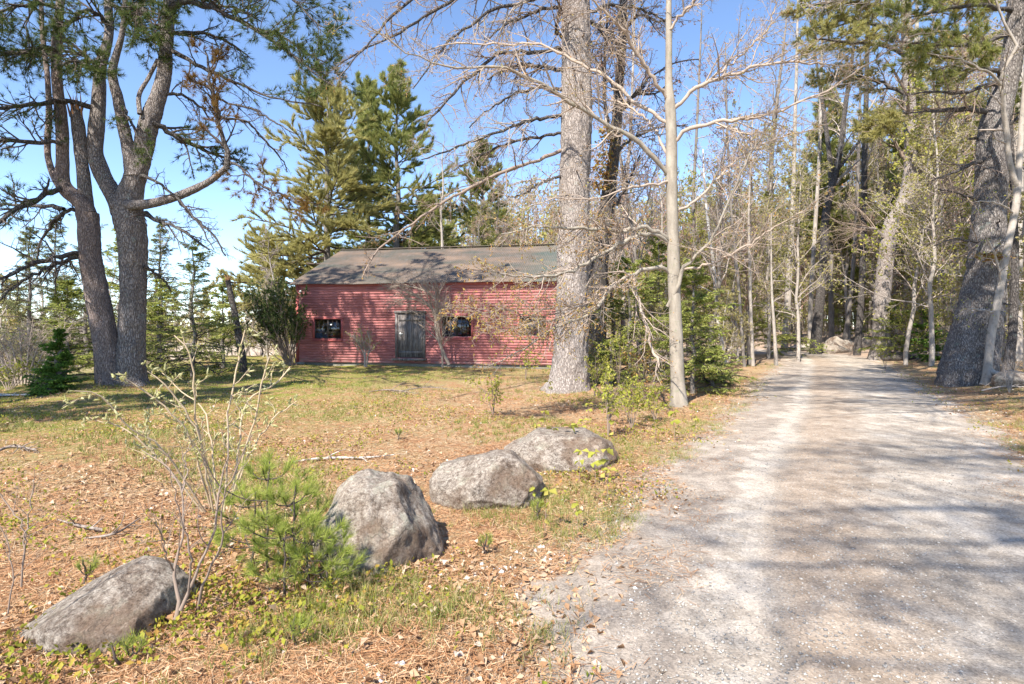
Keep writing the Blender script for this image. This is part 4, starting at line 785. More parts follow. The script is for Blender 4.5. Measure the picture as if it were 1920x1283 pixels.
def hemlock(loc, Ht, Rm, label, seed, mat, k1=46, k2=12, per=9, L=.07, w=.022, cb=.04, bark='bark_greyd', name='hemlock_tree', cat='hemlock', droop=-.045, group=None, r0=.07, k3=0, tip=.8):
    rg = np.random.default_rng(seed); loc = np.array(loc, float); t_ = thing(name, loc, label, cat, group)
    p = loc + np.c_[rg.normal(size=10) * .03, rg.normal(size=10) * .03, np.linspace(-.1, Ht, 10)]; r = np.linspace(r0, .012, 10)
    Buf().tubes(p, r, 10).build('trunk', M[bark], t_)
    prof = lambda t: Rm * np.clip(1.06 - t, .06, 1) ** tip * (.6 + .55 * rg.random(t.shape))
    p1, r1 = spawn(rg, p[None], r[None], int(k1 * 1.3), cb, .99, lambda t: 88 - 40 * t, 10, lens=prof, n=6, droop=droop, wander=.09, rmul=.35, rmin=.005)
    p2, r2 = spawn(rg, p1, r1, k2, .12, 1., 52, 10, lmul=.48, n=5, droop=droop, wander=.12, rmul=.6, flat=.9, rmin=.003)
    tb = Buf().tubes(p1, r1, 4).tubes(p2, r2, 3); src = p2
    if k3: p3, r3 = spawn(rg, p2, r2, k3, .15, 1., 50, 10, lmul=.5, n=4, droop=droop, wander=.12, rmul=.7, flat=.9, rmin=.002); tb.tubes(p3, r3, 3); src = np.concatenate([p2[:, [0, 1, 2, 4]], p3])
    tb.build('branches', M['twig_dark'], t_)
    sprays(sprays(Buf(), src, int(per * 3), L * 1.0, w * .85, rg), p1, per * 2, L, w, rg, .25).build('crown', mat, t_)
    return t_
hemlock(G(1180, 17), 3.6, 2.1, 'dense hemlock between the tall grey pine and the pale beech', 41, M['hemlock'], 40, 12, 9, .085, .03)
hemlock(G(1300, 14.6), 3.3, 1.45, 'bright edged hemlock just right of the pale beech, boughs over the drive edge', 42, M['hemlock'], 42, 12, 9, .08, .028)
hemlock(G(1335, 16.5), 1.1, 1.2, 'low spreading hemlock sprig at the drive edge, right of the pale beech', 43, M['hemlock'], 26, 12, 10, .08, .026)
hemlock(G(1235, 20), 4.6, 1.9, 'tall darker hemlock showing above and left of the pale beech trunk', 44, M['hemlock'], 42, 12, 9, .09, .032)
hemlock(G(1145, 15.2), 1.2, 1.1, 'small hemlock at the right foot of the tall grey pine', 45, M['hemlock'], 26, 11, 10, .08, .026)
hemlock(G(1440, 31), 8.5, 2.3, 'dark green hemlock in the woods left of the forked trunks', 46, M['hemlock'], 50, 12, 8, .13, .05)
hemlock(G(1680, 27.5), 2.6, 1.5, 'young hemlock under the crooked pine right of the bend', 47, M['hemlock'], 36, 11, 9, .1, .035)
hemlock(G(1740, 25), 2.2, 1.1, 'small bright hemlock in the woods left of the leaning pine', 48, M['fir_bright'], 34, 11, 9, .1, .035)
hemlock(G(1590, 40), 7., 2.4, 'shadowy hemlock behind the stones at the bend', 49, M['hemlock'], 40, 11, 8, .14, .055)
hemlock(G(362, 18.6), 4.3, 1.75, 'open dark hemlock right of the double pine', 51, M['hemlock'], 44, 10, 8, .085, .022, cb=.08)
hemlock(G(418, 21), 3.3, 1.5, 'shorter hemlock beside the broken leaning snag', 52, M['hemlock'], 42, 10, 8, .085, .025)
hemlock(G(302, 19.5), 3.1, 1.5, 'hemlock peeping from behind the right side of the double pine', 53, M['hemlock'], 40, 10, 8, .085, .025)
hemlock(G(125, 17.2), 3.0, 1.5, 'dark hemlock behind the bright young fir at left', 54, M['hemlock'], 46, 11, 9, .085, .025)
hemlock(G(108, 14.2), 1.45, .62, 'bright green young fir left of the double pine', 55, M['fir_bright'], 46, 12, 9, .07, .022, name='fir_tree', cat='fir tree', droop=-.02)
hemlock(G(85, 13.8), .55, .7, 'low sprawling fir sprig under the bright young fir', 56, M['fir_bright'], 22, 10, 9, .07, .022, name='fir_tree', cat='fir tree')
hemlock(G(230, 22), 5.4, 1.8, 'hemlock seen through the fork of the double pine', 57, M['hemlock'], 46, 10, 8, .1, .03)
for px, d, h, lb, sd in ((55, 26, 6.4, 'tall thin pale needled spruce at the far left edge', 61), (105, 29, 7.6, 'pale needled spruce left of the double pine, second from the left edge', 62), (162, 27, 7.2, 'pale needled spruce directly behind the left trunk of the double pine', 63), (300, 30, 7.2, 'pale thin spruce seen just right of the double pine', 64), (20, 31, 5.2, 'faint low spruce behind the leftmost pale spruce', 65)):
    hemlock(G(px, d), h, 2.0, lb, sd, M['hemlock_pale'], 44, 9, 6, .16, .03, name='spruce_tree', cat='spruce', r0=.12)

# yew-like shrub at the barn corner, snag
rg = np.random.default_rng(71); c = G(546, 23.6); yw = thing('evergreen_shrub', c, 'tall dark leaved evergreen shrub fanning out at the left corner of the barn', 'shrub')
n_ = 30; p1 = np.empty((n_, 8, 3)); az = rg.uniform(-1, .42, n_)
for q in range(n_):
    e = c + np.array([az[q] * 1.75 - .15, rg.normal() * .5, 2.3 + rg.uniform(-.5, 1.0) - .5 * abs(az[q] + .3)]); p1[q] = spline([c + [rg.normal() * .08, rg.normal() * .08, -.05], c + (e - c) * .45 + [az[q] * .12, 0, -.05], e], 8)
r1 = np.broadcast_to(np.linspace(.03, .008, 8), (n_, 8)); p2, r2 = spawn(rg, p1, r1, 12, .45, 1., 32, 12, lens=lambda t: .5 + 0 * t, n=5, droop=.12, rmin=.005); p3, r3 = spawn(rg, p2, r2, 4, .2, 1., 38, lmul=.55, n=4, droop=.12, rmin=.004)
Buf().tubes(p1, r1, 5).tubes(p2, r2, 3).tubes(p3, r3, 3).build('stems', M['twig_brown'], yw)
C, D = along(p3, 6, rg, .15, 1.); Buf().cards(C, D + rg.normal(size=D.shape) * .5, np.full(len(C), .10), .35, rg).build('foliage', M['yew'], yw)
c = G(450, 20.5); sn = thing('tree_snag', c, 'broken bare snag leaning left between the hemlocks and the evergreen shrub', 'dead tree')
b = Buf(); pt, r = trace([(456, 700, 15), (454, 668, 14), (449, 640, 13), (441, 592, 11), (434, 560, 10), (427, 526, 9)], 20.5); trunk_mesh(b, pt, r, 16, .07, .15, .2, 3, .05, 31); b.build('trunk', M['bark_dark'], sn)
rg = np.random.default_rng(6); sp = Buf(); top = pt[-1]
for _ in range(7): e_ = rg.normal(size=3) * [.05, .05, .02]; sp.tubes(np.array([top + e_ - [0, 0, .1], top + e_ + [0, 0, .08], top + e_ * 1.8 + [0, 0, rg.uniform(.12, .25)]]), np.array([.025, .018, .004]), 4)
sp.build('splinters', M['snapped'], sn)

# ------------------------------------------------------------------ bare shrubs and saplings by the barn
def bush(name, label, loc, seed, stems, k1, k2, mat, leaf=None, cat='shrub', rmin=.0035, l1=.55, ang=34, k3=0, group=None, droop=.02, wander=.14):
    rg = np.random.default_rng(seed); loc = np.array(loc, float); t_ = thing(name, loc, label, cat, group); p1 = []; r1 = []
    for s in stems: q_ = spline(np.array(s, float), 12); p1.append(q_[:, :3]); r1.append(q_[:, 3])
    p1 = np.array(p1); r1 = np.array(r1); Buf().tubes(p1, r1, 7).build('stems', mat, t_)
    p2, r2 = spawn(rg, p1, r1, k1, .25, 1., ang, 14, lmul=l1, n=6, droop=droop, wander=wander, rmul=.5, rmin=rmin); p3, r3 = spawn(rg, p2, r2, k2, .15, 1., 38, 12, lmul=.5, n=5, wander=wander, rmul=.6, rmin=rmin * .8)
    tb = Buf().tubes(p2, r2, 4).tubes(p3, r3, 3); src = p3
    if k3: p4, r4 = spawn(rg, p3, r3, k3, .2, 1., 38, lmul=.55, n=4, wander=wander, rmul=.7, rmin=rmin * .7); tb.tubes(p4, r4, 3); src = p4
    tb.build('twigs', mat, t_)
    if leaf:
        m_, per, L, w, dr = leaf; C, D = along(src, per, rg, .35, 1.); Buf().cards(C, D * .6 + rg.normal(size=D.shape) * .5 - UP * dr, np.full(len(C), L), w, rg).build('leaves', m_, t_)
    return t_
def stem(px, d0, d1=None): a, r_ = trace(px, d0, d1, 12); return np.c_[a, r_]
bush('bare_shrub', 'leaning bare shrub right of the barn door, pale twigs sweeping left above it', G(842, 22.4), 81, [stem([(842, 684, 7), (829, 656, 6), (818, 621, 5), (814, 583, 4), (790, 560, 3), (760, 545, 2)], 22.4, 22.2), stem([(816, 610, 4), (818, 580, 3.5), (812, 555, 3), (780, 540, 2.5), (738, 536, 1.5)], 22.4, 22.0), stem([(818, 600, 4), (822, 570, 3), (815, 545, 2.5), (800, 530, 1.5)], 22.4, 22.6), stem([(830, 690, 4), (828, 650, 3), (822, 600, 2), (830, 570, 1.2)], 22.4, 22.1), stem([(817, 588, 4), (800, 572, 3), (770, 560, 2.2), (735, 568, 1.2)], 22.4, 22.0)], 16, 10, M['twig_light'], None, rmin=.006, l1=.6, k3=3, wander=.1, ang=26)
bush('bare_shrub', 'small twiggy bare shrub against the red wall, left of the barn door', G(685, 22.8), 82, [stem([(684, 688, 4), (683, 665, 2.5), (672, 645, 2), (662, 628, 1.5)], 22.8), stem([(687, 688, 4), (690, 665, 2.5), (694, 645, 2), (690, 626, 1.5)], 22.8), stem([(685, 680, 3), (684, 655, 2), (680, 635, 1.5), (676, 620, 1.2)], 22.8)], 16, 8, M['twig_grey'], (M['leaf_new'], 1, .05, .5, .2), rmin=.005, l1=.5)
for q, (px, d, h, wd, lb, mt, nl) in enumerate([
    (1160, 13.6, 1.5, .6, 'yellow leaved maple sapling left of the pale beech, over the hemlock sprig', 'leaf_new', 2), (1115, 13.2, 1.0, .5, 'low yellow leaved sapling at the right foot of the tall grey pine', 'leaf_new', 2),
    (1205, 12.8, 1.2, .6, 'orange budding sapling close to the left side of the pale beech', 'leaf_bud', 2), (1140, 8.4, .95, .5, 'dark stemmed sapling right behind the flat topped boulder, yellow leaves drooping', 'leaf_new', 2),
    (1185, 9.4, .8, .45, 'lime leaved sapling between the flat boulder and the pale beech', 'leaf_new', 2), (1230, 9.8, .7, .4, 'short yellow leaved sapling near the drive, in front of the pale beech', 'leaf_new', 2), (1120, 16.5, 1.7, .6, 'orange tipped sapling between the tall grey pine and the barn corner', 'leaf_bud', 2),
    (925, 10.5, .75, .35, 'thin sapling standing alone in the yard left of the tall grey pine', 'leaf_new', 1), (985, 17.5, .9, .4, 'yellow leaved seedling in front of the right part of the barn wall', 'leaf_new', 2), (1660, 22, 1.0, .6, 'green leaved sapling on the right verge of the drive', 'leaf_new', 2), (1892, 13.6, 1.3, .9, 'tangled grey twigs heaped beside the slim pale stem at the right edge', 'leaf_bud', 0)]):
    c = G(px, d); rg = np.random.default_rng(900 + q); st = []
    for _ in range(4 if nl else 7):
        e = rg.normal(size=2) * wd * .45; st.append([[*(c + [0, 0, -.03]), .008], [*(c + [e[0] * .35, e[1] * .35, h * .5]), .006], [*(c + [e[0], e[1], h * rg.uniform(.7, 1.)]), .003]])
    bush('sapling', lb, c, 900 + q, st, 7, 5, M['twig_brown'] if nl else M['twig_grey'], (M[mt], nl + 1, .046, .7, .6) if nl else None, 'sapling', rmin=.0025, l1=.5, ang=42)

# ------------------------------------------------------------------ catkin shrubs and young pines near the camera
DK = 3.2
def catkins(t_, src, rg, keep=.5, L=.040):
    C, D = along(src, 3, rg, .1, 1.); m = rg.random(len(C)) < keep; C, D = C[m], D[m]; d = nrm(D * .5 + rg.normal(size=D.shape) * .6 + UP * .2); m_ = len(C)
    f = np.linspace(0, 1, 5); l = (L * (.6 + .8 * rg.random(m_)))[:, None]
    pth = C[:, None] + d[:, None] * (l * f)[..., None]; rr = (np.array([.15, .8, 1., .8, .1]) * .0068) * (.7 + .6 * rg.random((m_, 1)))
    b = Buf().tubes(pth, rr, 6); c2 = (C[:, None] + d[:, None] * (l[..., None] * rg.random((m_, 12, 1)))).reshape(-1, 3); b.blades(c2, rg.normal(size=c2.shape), 1, .018, .003, .3, rg); b.build('catkins', M['catkin'], t_)
def wild_bush(name, label, stems, seed, base, mat, k1=5, k2=3, leaf=None, top=None, keep=.5, lens=.28):
    rg = np.random.default_rng(seed); t_ = thing(name, base, label, 'shrub'); p1 = []; r1 = []
    for s in stems: q_ = spline(np.array(s, float), 18); p1.append(q_[:, :3] + np.r_[np.zeros((4, 3)), rg.normal(size=(14, 3)) * .006]); r1.append(q_[:, 3] * .72)
    p1 = np.array(p1); r1 = np.array(r1); Buf().tubes(p1, r1, 8).build('stems', mat, t_)
    p2, r2 = spawn(rg, p1, r1, k1, .3, .98, 42, 14, lens=lambda t: lens * (1.2 - .6 * t), n=6, droop=.03, wander=.14, rmul=.55, rmin=.0013); p3, r3 = spawn(rg, p2, r2, k2, .2, 1., 42, lmul=.5, n=4, rmul=.6, wander=.14, rmin=.001)
    Buf().tubes(p2, r2, 5).tubes(p3, r3, 4).build('twigs', mat, t_)
    if top is not None:
        src = np.concatenate([p2[:, [0, 1, 3, 5]], p3]); src = src[src[:, -1, 2] > top]; catkins(t_, np.concatenate([src, p1[:, [11, 13, 15, 17]]]), rg, keep)
    return t_
wild_bush('bare_shrub', 'bare many stemmed shrub growing over the low grey boulder in the front left', [
    stem([(312, 1200, 17), (326, 1168, 15), (339, 1144, 12), (328, 1095, 9), (325, 1070, 8), (339, 1024, 6), (342, 971, 5), (341, 925, 4.5), (328, 894, 4), (300, 869, 3), (261, 844, 2)], DK, 3.4),
    stem([(339, 1144, 11), (353, 1112, 9), (371, 1070, 7.5), (392, 1024, 6.5), (409, 971, 6), (411, 911, 5), (424, 865, 4), (429, 830, 3), (427, 769, 2.5)], DK, 3.3),
    stem([(368, 1160, 8), (383, 1084, 6.5), (406, 1049, 5.5), (417, 996, 5), (417, 943, 4), (438, 886, 3.5), (459, 848, 3), (470, 815, 2)], 3.35, 3.1),
    stem([(353, 1112, 6), (358, 1060, 5.5), (356, 1024, 5), (345, 1000, 4), (331, 940, 3), (318, 880, 2)], DK, 3.0),
    stem([(325, 1070, 5), (312, 1040, 4), (306, 1010, 3.5), (292, 985, 3), (286, 980, 2)], DK, 2.9),
    stem([(341, 925, 4), (352, 885, 3.5), (345, 860, 3), (357, 832, 2)], 3.3, 3.5), stem([(411, 911, 4), (388, 875, 3), (377, 850, 2.5), (370, 838, 2)], 3.25, 3.1)], 91, on_ground(330, 0, DK), M['twig_brown'], 6, 3, lens=.24)
E = 4.5
wild_bush('willow_shrub', 'willow shrub with fuzzy yellow catkins along its pale wands, in the front left', [
    stem([(410, 960, 6), (385, 860, 5), (371, 800, 5), (365, 769, 5), (362, 702, 4.5), (349, 648, 4), (325, 628, 3)], E, 4.2), stem([(420, 960, 6), (427, 860, 5), (427, 769, 5), (439, 722, 4.5), (449, 661, 4), (462, 618, 3)], E, 4.6),
    stem([(430, 960, 6), (455, 860, 5), (469, 819, 5), (486, 752, 4.5), (493, 702, 4), (506, 668, 3)], E, 4.3), stem([(432, 950, 6), (450, 830, 5), (459, 759, 5), (490, 735, 4.5), (523, 715, 4), (546, 688, 3)], E, 4.9),
    stem([(400, 960, 6), (375, 830, 5), (340, 760, 4.5), (318, 735, 4), (295, 705, 3.5), (275, 698, 2.5)], E, 4.1), stem([(395, 950, 6), (355, 820, 5), (315, 769, 4.5), (268, 735, 4), (221, 698, 2.5)], E, 4.0),
    stem([(385, 960, 5), (310, 850, 5), (240, 800, 4.5), (201, 759, 4), (181, 738, 3.5), (141, 735, 2.5)], E, 3.8), stem([(380, 960, 5), (290, 850, 4.5), (225, 800, 4), (195, 790, 3), (170, 782, 2)], E, 4.2),
    stem([(405, 950, 5), (400, 850, 4.5), (388, 790, 4), (376, 762, 3.5), (335, 730, 3), (305, 700, 2)], E, 4.7), stem([(435, 940, 5), (470, 850, 4.5), (508, 790, 4), (535, 770, 3), (556, 752, 2)], E, 4.5)], 92, on_ground(412, 0, E), M['twig_willow'], 6, 2, top=.6, keep=.8, lens=.22)
c = G(20, 2.9)
wild_bush('bare_shrub', 'thin reddish bare shrub cut by the left edge of the photo', [stem([(40, 1100, 5), (44, 1000, 4), (25, 960, 3.5), (0, 930, 3), (-30, 890, 2)], 2.95), stem([(45, 1050, 4), (50, 985, 3.5), (60, 930, 3), (66, 900, 2)], 2.95), stem([(15, 1150, 4), (24, 1060, 3), (5, 1000, 2.5), (-15, 960, 2)], 2.9)], 93, c, M['twig_brown'], 5, 3, lens=.2)

def young_pine(px, d, h, label, seed, wd=.35, tiers=3, mat='needle_bright', L=.078, nb=52, name='young_pine'):
    rg = np.random.default_rng(seed); c = on_ground(px, 0, d); t_ = thing(name, c, label, 'young pine')
    p = c + np.c_[np.cumsum(rg.normal(size=8) * .008), np.cumsum(rg.normal(size=8) * .008), np.linspace(-.03, h, 8)]; h *= .88; r = np.linspace(.010, .004, 8); Buf().tubes(p, r, 8).build('trunk', M['twig_dark'], t_)
    P1 = []; 
    for k_ in range(tiers):
        z = h * (.28 + .62 * k_ / max(1, tiers - 1)) if tiers > 1 else h * .5
        for q in range(4):
            a_ = q * 1.571 + rg.uniform(0, 1); l_ = wd * (1.1 - .6 * k_ / tiers) * rg.uniform(.6, 1.15); d_ = np.array([math.cos(a_), math.sin(a_), .28]); s = c + [0, 0, z]
            P1.append(spline([s, s + d_ * l_ * .5 + [0, 0, -.01], s + d_ * l_ + [0, 0, .05]], 6))
    P1 = np.array(P1); R1 = np.broadcast_to(np.linspace(.0045, .003, 6), P1.shape[:2]); P2, R2 = spawn(rg, P1, R1, 2, .4, .8, 48, lmul=.5, n=4, rmin=.0025, flat=.6, droop=.05)
    Buf().tubes(P1, R1, 5).tubes(P2, R2, 4).build('branches', M['twig_dark'], t_)
    C = np.r_[P1[:, -1], P2[:, -1], p[-1:], along(P1, 1, rg, .7, .95)[0]]; D = np.r_[nrm(P1[:, -1] - P1[:, -2]), nrm(P2[:, -1] - P2[:, -2]), [[0, 0, 1.]], nrm(P1[:, -1] - P1[:, -2])]
    off = (rg.random((len(C), 5, 1)) * .05) * -D[:, None]; C5 = (C[:, None] + off).reshape(-1, 3); D5 = np.repeat(D, 5, 0)
    Buf().blades(C5, D5 + UP * .25, nb // 4, L, .0026, .5, rg).build('needles', M[mat], t_); return t_
young_pine(505, 3.85, .78, 'tallest of the young pines in front of the peaked boulder, bright tufted', 101, .34, 4)
young_pine(545, 3.75, .62, 'middle young pine leaning against the peaked boulder', 102, .30, 3)
young_pine(580, 3.7, .34, 'short bushy young pine at the lower right foot of the peaked boulder', 103, .30, 2)
young_pine(612, 3.65, .24, 'lowest young pine spilling over dark twigs below the peaked boulder', 104, .26, 2)
young_pine(468, 3.95, .5, 'slight young pine left of the tallest one, only a few tufts', 105, .2, 2)
young_pine(532, 3.55, .45, 'young pine standing nearest the camera in the clump at the peaked boulder', 106, .26, 2)
for q, (px, d, lb) in enumerate(((1008, 5.05, 'tiny pine seedling at the right foot of the angular boulder'), (910, 4.35, 'tiny pine seedling in open litter right of the peaked boulder'), (165, 3.75, 'tiny pine seedling behind the low grey boulder'), (748, 8.3, 'small pine seedling in the yard above the long birch stick'), (560, 2.95, 'wispy pine seedling nearest the camera, below the young pines'), (250, 2.85, 'wispy pine seedling in front of the low grey boulder'))):
    young_pine(px, d, .16 if q < 5 else .12, lb, 120 + q, .06, 1, 'needle_bright', .05, 18, 'pine_seedling')

# ------------------------------------------------------------------ woods
def wood_tree(px, d, label, bark, seed, k1=14, len1=1.8, leaf=None, t0=.45, twig='twig_grey', name='bare_tree', cat='bare tree', sides=14, rough=.04, limbs=(), k2=6, per=1, keep=.35):
    rg = np.random.default_rng(seed); pt, r = trace(px, d); c = G(px[0][0], d); t_ = thing(name, c, label, cat); pt[0, 2] = c[2] - .1
    b = Buf(); trunk_mesh(b, pt, r, sides, .15, .2, .25, 3, rough, seed % 50); b.build('trunk', M[bark], t_)
    pts = [(pt, r)]
    for lp in limbs: a_ = trace(lp, d, d + rg.uniform(-.6, .6)); Buf().tubes(a_[0], a_[1], 8).build('limb', M[bark], t_); pts.append(a_)
    tb = Buf(); src = []
    for a_, r_ in pts:
        a_ = spline(np.c_[a_, r_], 24); p1, r1 = spawn(rg, a_[None, :, :3], a_[None, :, 3], k1, t0, 1., 48, 14, lens=lambda t: len1 * (1.2 - .6 * t), n=6, droop=.04, wander=.14, rmul=.4, rmin=.009)
        p2, r2 = spawn(rg, p1, r1, k2, .2, 1., 44, 14, lmul=.5, n=5, wander=.15, rmul=.55, rmin=.007); p3, r3 = spawn(rg, p2, r2, 3, .2, 1., 44, lmul=.5, n=4, wander=.15, rmul=.7, rmin=.005)
        tb.tubes(p1, r1, 4).tubes(p2, r2, 3).tubes(p3, r3, 3); src.append(p3)
    tb.build('twigs', M[twig], t_)
    if leaf:
        C, D = along(np.concatenate(src), per, rg, .3, 1.); m = rg.random(len(C)) < keep; C, D = C[m], D[m]
        Buf().cards(C, D * .5 + rg.normal(size=D.shape), np.full(len(C), .075), .6, rg).build('leaves', M[leaf], t_)
    return t_
wood_tree([(1528, 660, 21), (1535, 587, 17), (1544, 497, 15), (1548, 408, 14), (1559, 354, 13), (1568, 320, 11), (1577, 270, 9), (1585, 200, 8), (1598, 110, 6), (1606, 20, 4), (1612, -80, 2)], 33, 'dark trunk forking high at the left side of the bend', 'bark_dark', 501, 16, 2.2, 'leaf_haze', .4, limbs=([(1559, 352, 11), (1556, 300, 9), (1546, 220, 7), (1534, 140, 5), (1520, 40, 3), (1512, -40, 2)], [(1563, 330, 5), (1600, 280, 5), (1640, 220, 4), (1670, 150, 3)]))
crooked = wood_tree([(1650, 662, 40), (1652, 630, 31), (1655, 551, 28), (1664, 461, 26), (1674, 418, 28), (1690, 392, 26), (1702, 360, 25), (1708, 300, 22), (1706, 200, 20), (1701, 100, 18), (1699, 0, 16), (1699, -120, 12), (1700, -260, 6)], 28, 'large pine with a crooked bend partway up, right of the bend in the drive', 'bark_pine', 502, 18, 2.4, None, .3, 'twig_brown', 'pine_tree', 'pine tree', 24, .07, limbs=([(1668, 455, 8), (1640, 430, 6), (1625, 428, 4), (1600, 424, 2)], [(1690, 420, 5), (1740, 425, 5), (1800, 412, 4), (1850, 408, 2)]))
wood_tree([(1606, 655, 13), (1612, 600, 11), (1616, 533, 11), (1620, 408, 10), (1621, 300, 10), (1625, 150, 8), (1628, 0, 6), (1630, -100, 3)], 32, 'straight dark trunk between the forked tree and the crooked pine', 'bark_dark', 503, 16, 2., 'leaf_haze', .4)
wood_tree([(1470, 660, 13), (1475, 600, 12), (1480, 515, 11), (1486, 400, 9), (1490, 250, 7), (1494, 100, 5), (1496, -20, 2)], 35, 'pale trunk left of the bend, standing at the tip of the fallen log', 'bark_grey', 504, 14, 2., 'leaf_haze', .45)
wood_tree([(1700, 655, 18), (1702, 600, 16), (1704, 515, 15), (1708, 420, 13)][::1] + [(1714, 280, 11), (1718, 100, 8), (1720, -40, 4)], 37, 'sunlit pale trunk close behind the crooked pine', 'bark_grey', 505, 14, 2., 'leaf_haze', .5)
wood_tree([(1396, 690, 7), (1392, 640, 6), (1383, 515, 5), (1372, 408, 4.5), (1366, 300, 4), (1362, 180, 3), (1360, 80, 2)], 22.5, 'thin dark stem beside the drive, nearer the hemlock of the pair of thin stems', 'bark_greyd', 506, 12, 1.2, 'leaf_new', .35)
wood_tree([(1412, 690, 7), (1410, 640, 6), (1406, 522, 5), (1404, 400, 4), (1408, 300, 3), (1412, 200, 2)], 23, 'thin tan stem beside the drive, just right of the thin dark stem', 'bark_grey', 507, 12, 1.2, 'leaf_new', .35)
wood_tree([(1360, 676, 7), (1353, 640, 7), (1346, 598, 6.5), (1338, 500, 6), (1330, 440, 5), (1322, 360, 4), (1318, 280, 2.5)], 26, 'leaning white birch stem behind the hemlock right of the beech', 'birch', 508, 12, 1.2, 'leaf_new', .5)
wood_tree([(1455, 682, 7), (1453, 640, 6), (1449, 580, 5), (1447, 540, 4), (1446, 480, 3), (1446, 400, 2)], 24, 'short reddish stem alone at the left edge of the drive near the bend', 'bark_grey', 509, 10, .9, 'leaf_new', .4)
wood_tree([(1520, 656, 9), (1519, 600, 8), (1524, 500, 8), (1530, 400, 7), (1536, 300, 6), (1540, 150, 5), (1542, 0, 2)], 36, 'pale thin trunk just left of the forked trunk', 'bark_grey', 510, 14, 1.8, 'leaf_haze', .4)
wood_tree([(1580, 655, 9), (1590, 600, 8), (1598, 520, 7), (1604, 440, 7), (1608, 350, 6), (1612, 200, 4), (1614, 80, 2)], 36, 'slightly leaning trunk rising from the boulder at the bend', 'bark_greyd', 511, 14, 1.8, 'leaf_haze', .4)
wood_tree([(828, 560, 6), (829, 460, 4.5), (827, 400, 4), (831, 350, 3), (829, 300, 2.2), (833, 265, 1.2)], 36, 'thin pale stem rising behind the barn ridge', 'bark_grey', 512, 18, 1.6, None, .3, 'twig_light')
wood_tree([(1905, 680, 26), (1903, 600, 22), (1905, 500, 20), (1908, 380, 18), (1910, 250, 16), (1912, 100, 12), (1914, -60, 8)], 23, 'pale grey trunk at the right edge of the photo, behind the leaning pine', 'bark_grey', 513, 16, 2., 'leaf_haze', .4)
wood_tree([(1888, 690, 20), (1897, 640, 15), (1902, 560, 13), (1903, 470, 12), (1900, 380, 10), (1896, 250, 7), (1892, 120, 3)], 18.5, 'dark slender trunk between the slim pale stem and the right edge', 'bark_dark', 514, 12, 1.4, 'leaf_haze', .4)
wood_tree([(1780, 668, 9), (1775, 600, 8), (1768, 520, 8), (1762, 430, 7), (1770, 330, 6), (1776, 200, 5), (1780, 60, 3)], 27, 'thin trunk in the woods left of the leaning pine', 'bark_greyd', 515, 14, 1.6, 'leaf_haze', .35)
wood_tree([(1740, 668, 7), (1742, 600, 6), (1738, 520, 6), (1742, 400, 5), (1748, 280, 4), (1750, 120, 2)], 29, 'slim straight stem midway between the crooked pine and the leaning pine', 'bark_grey', 516, 14, 1.6, 'leaf_haze', .35)
wood_tree([(1214, 600, 8), (1216, 500, 8), (1168, 430, 7), (1170, 300, 6), (1172, 150, 4), (1174, 40, 2)][:0] or [(1168, 640, 9), (1169, 520, 8), (1166, 400, 7), (1180, 280, 6), (1186, 150, 5), (1190, 30, 3), (1192, -60, 2)], 30, 'pale stem in the woods just right of the dark trunk behind the grey pine', 'bark_grey', 517, 14, 1.6, 'leaf_pink', .4)
wood_tree([(1300, 640, 8), (1302, 500, 7), (1300, 380, 6), (1306, 250, 5), (1312, 120, 4), (1316, 20, 2)], 34, 'bare stem in the woods right of the beech, reddish with buds', 'bark_greyd', 518, 16, 2.0, 'leaf_pink', .35)
wood_tree([(1440, 560, 12), (1442, 420, 11), (1446, 300, 9), (1458, 180, 6), (1470, 80, 4), (1478, 0, 2)], 40, 'budding bare tree high over the woods left of the bend', 'bark_greyd', 519, 18, 2.4, 'leaf_haze', .35)

# prototypes for the woods behind, copied with shared meshes
def proto(seed, Ht, leaf, keep, bark, twig, r0=.11, k1=36, cb=.22, name='bare_tree', label=None, cat='bare tree', L1=None, lsz=.11, per=3, group=None):
    rg = np.random.default_rng(seed); t_ = thing(name, (0, 0, 0), label, cat, group)
    p = np.c_[np.cumsum(rg.normal(size=14) * .09), np.cumsum(rg.normal(size=14) * .09), np.linspace(-.4, Ht, 14)]; p[:, :2] -= p[0, :2]; r = np.linspace(r0, .015, 14)
    Buf().tubes(p, r, 8).build('trunk', M[bark], t_)
    p1, r1 = spawn(rg, p[None], r[None], k1, cb, 1., 48, 14, lens=lambda t: (L1 or Ht * .24) * (1.15 - .75 * t), n=6, droop=.05, wander=.15, rmul=.42, rmin=.012)
    p2, r2 = spawn(rg, p1, r1, 8, .2, 1., 44, 14, lmul=.5, n=5, wander=.16, rmul=.55, rmin=.009, droop=.02); p3, r3 = spawn(rg, p2, r2, 6, .2, 1., 44, lmul=.55, n=4, wander=.16, rmul=.7, rmin=.0065)
    Buf().tubes(p1, r1, 4).tubes(p2, r2, 3).tubes(p3, r3, 3).build('twigs', M[twig], t_)
    if leaf:
        C, D = along(p3, per, rg, .2, 1.); m = rg.random(len(C)) < keep; C, D = C[m], D[m]; Buf().cards(C, D * .4 + rg.normal(size=D.shape), np.full(len(C), lsz), .65, rg).build('leaves', M[leaf], t_)
    return t_
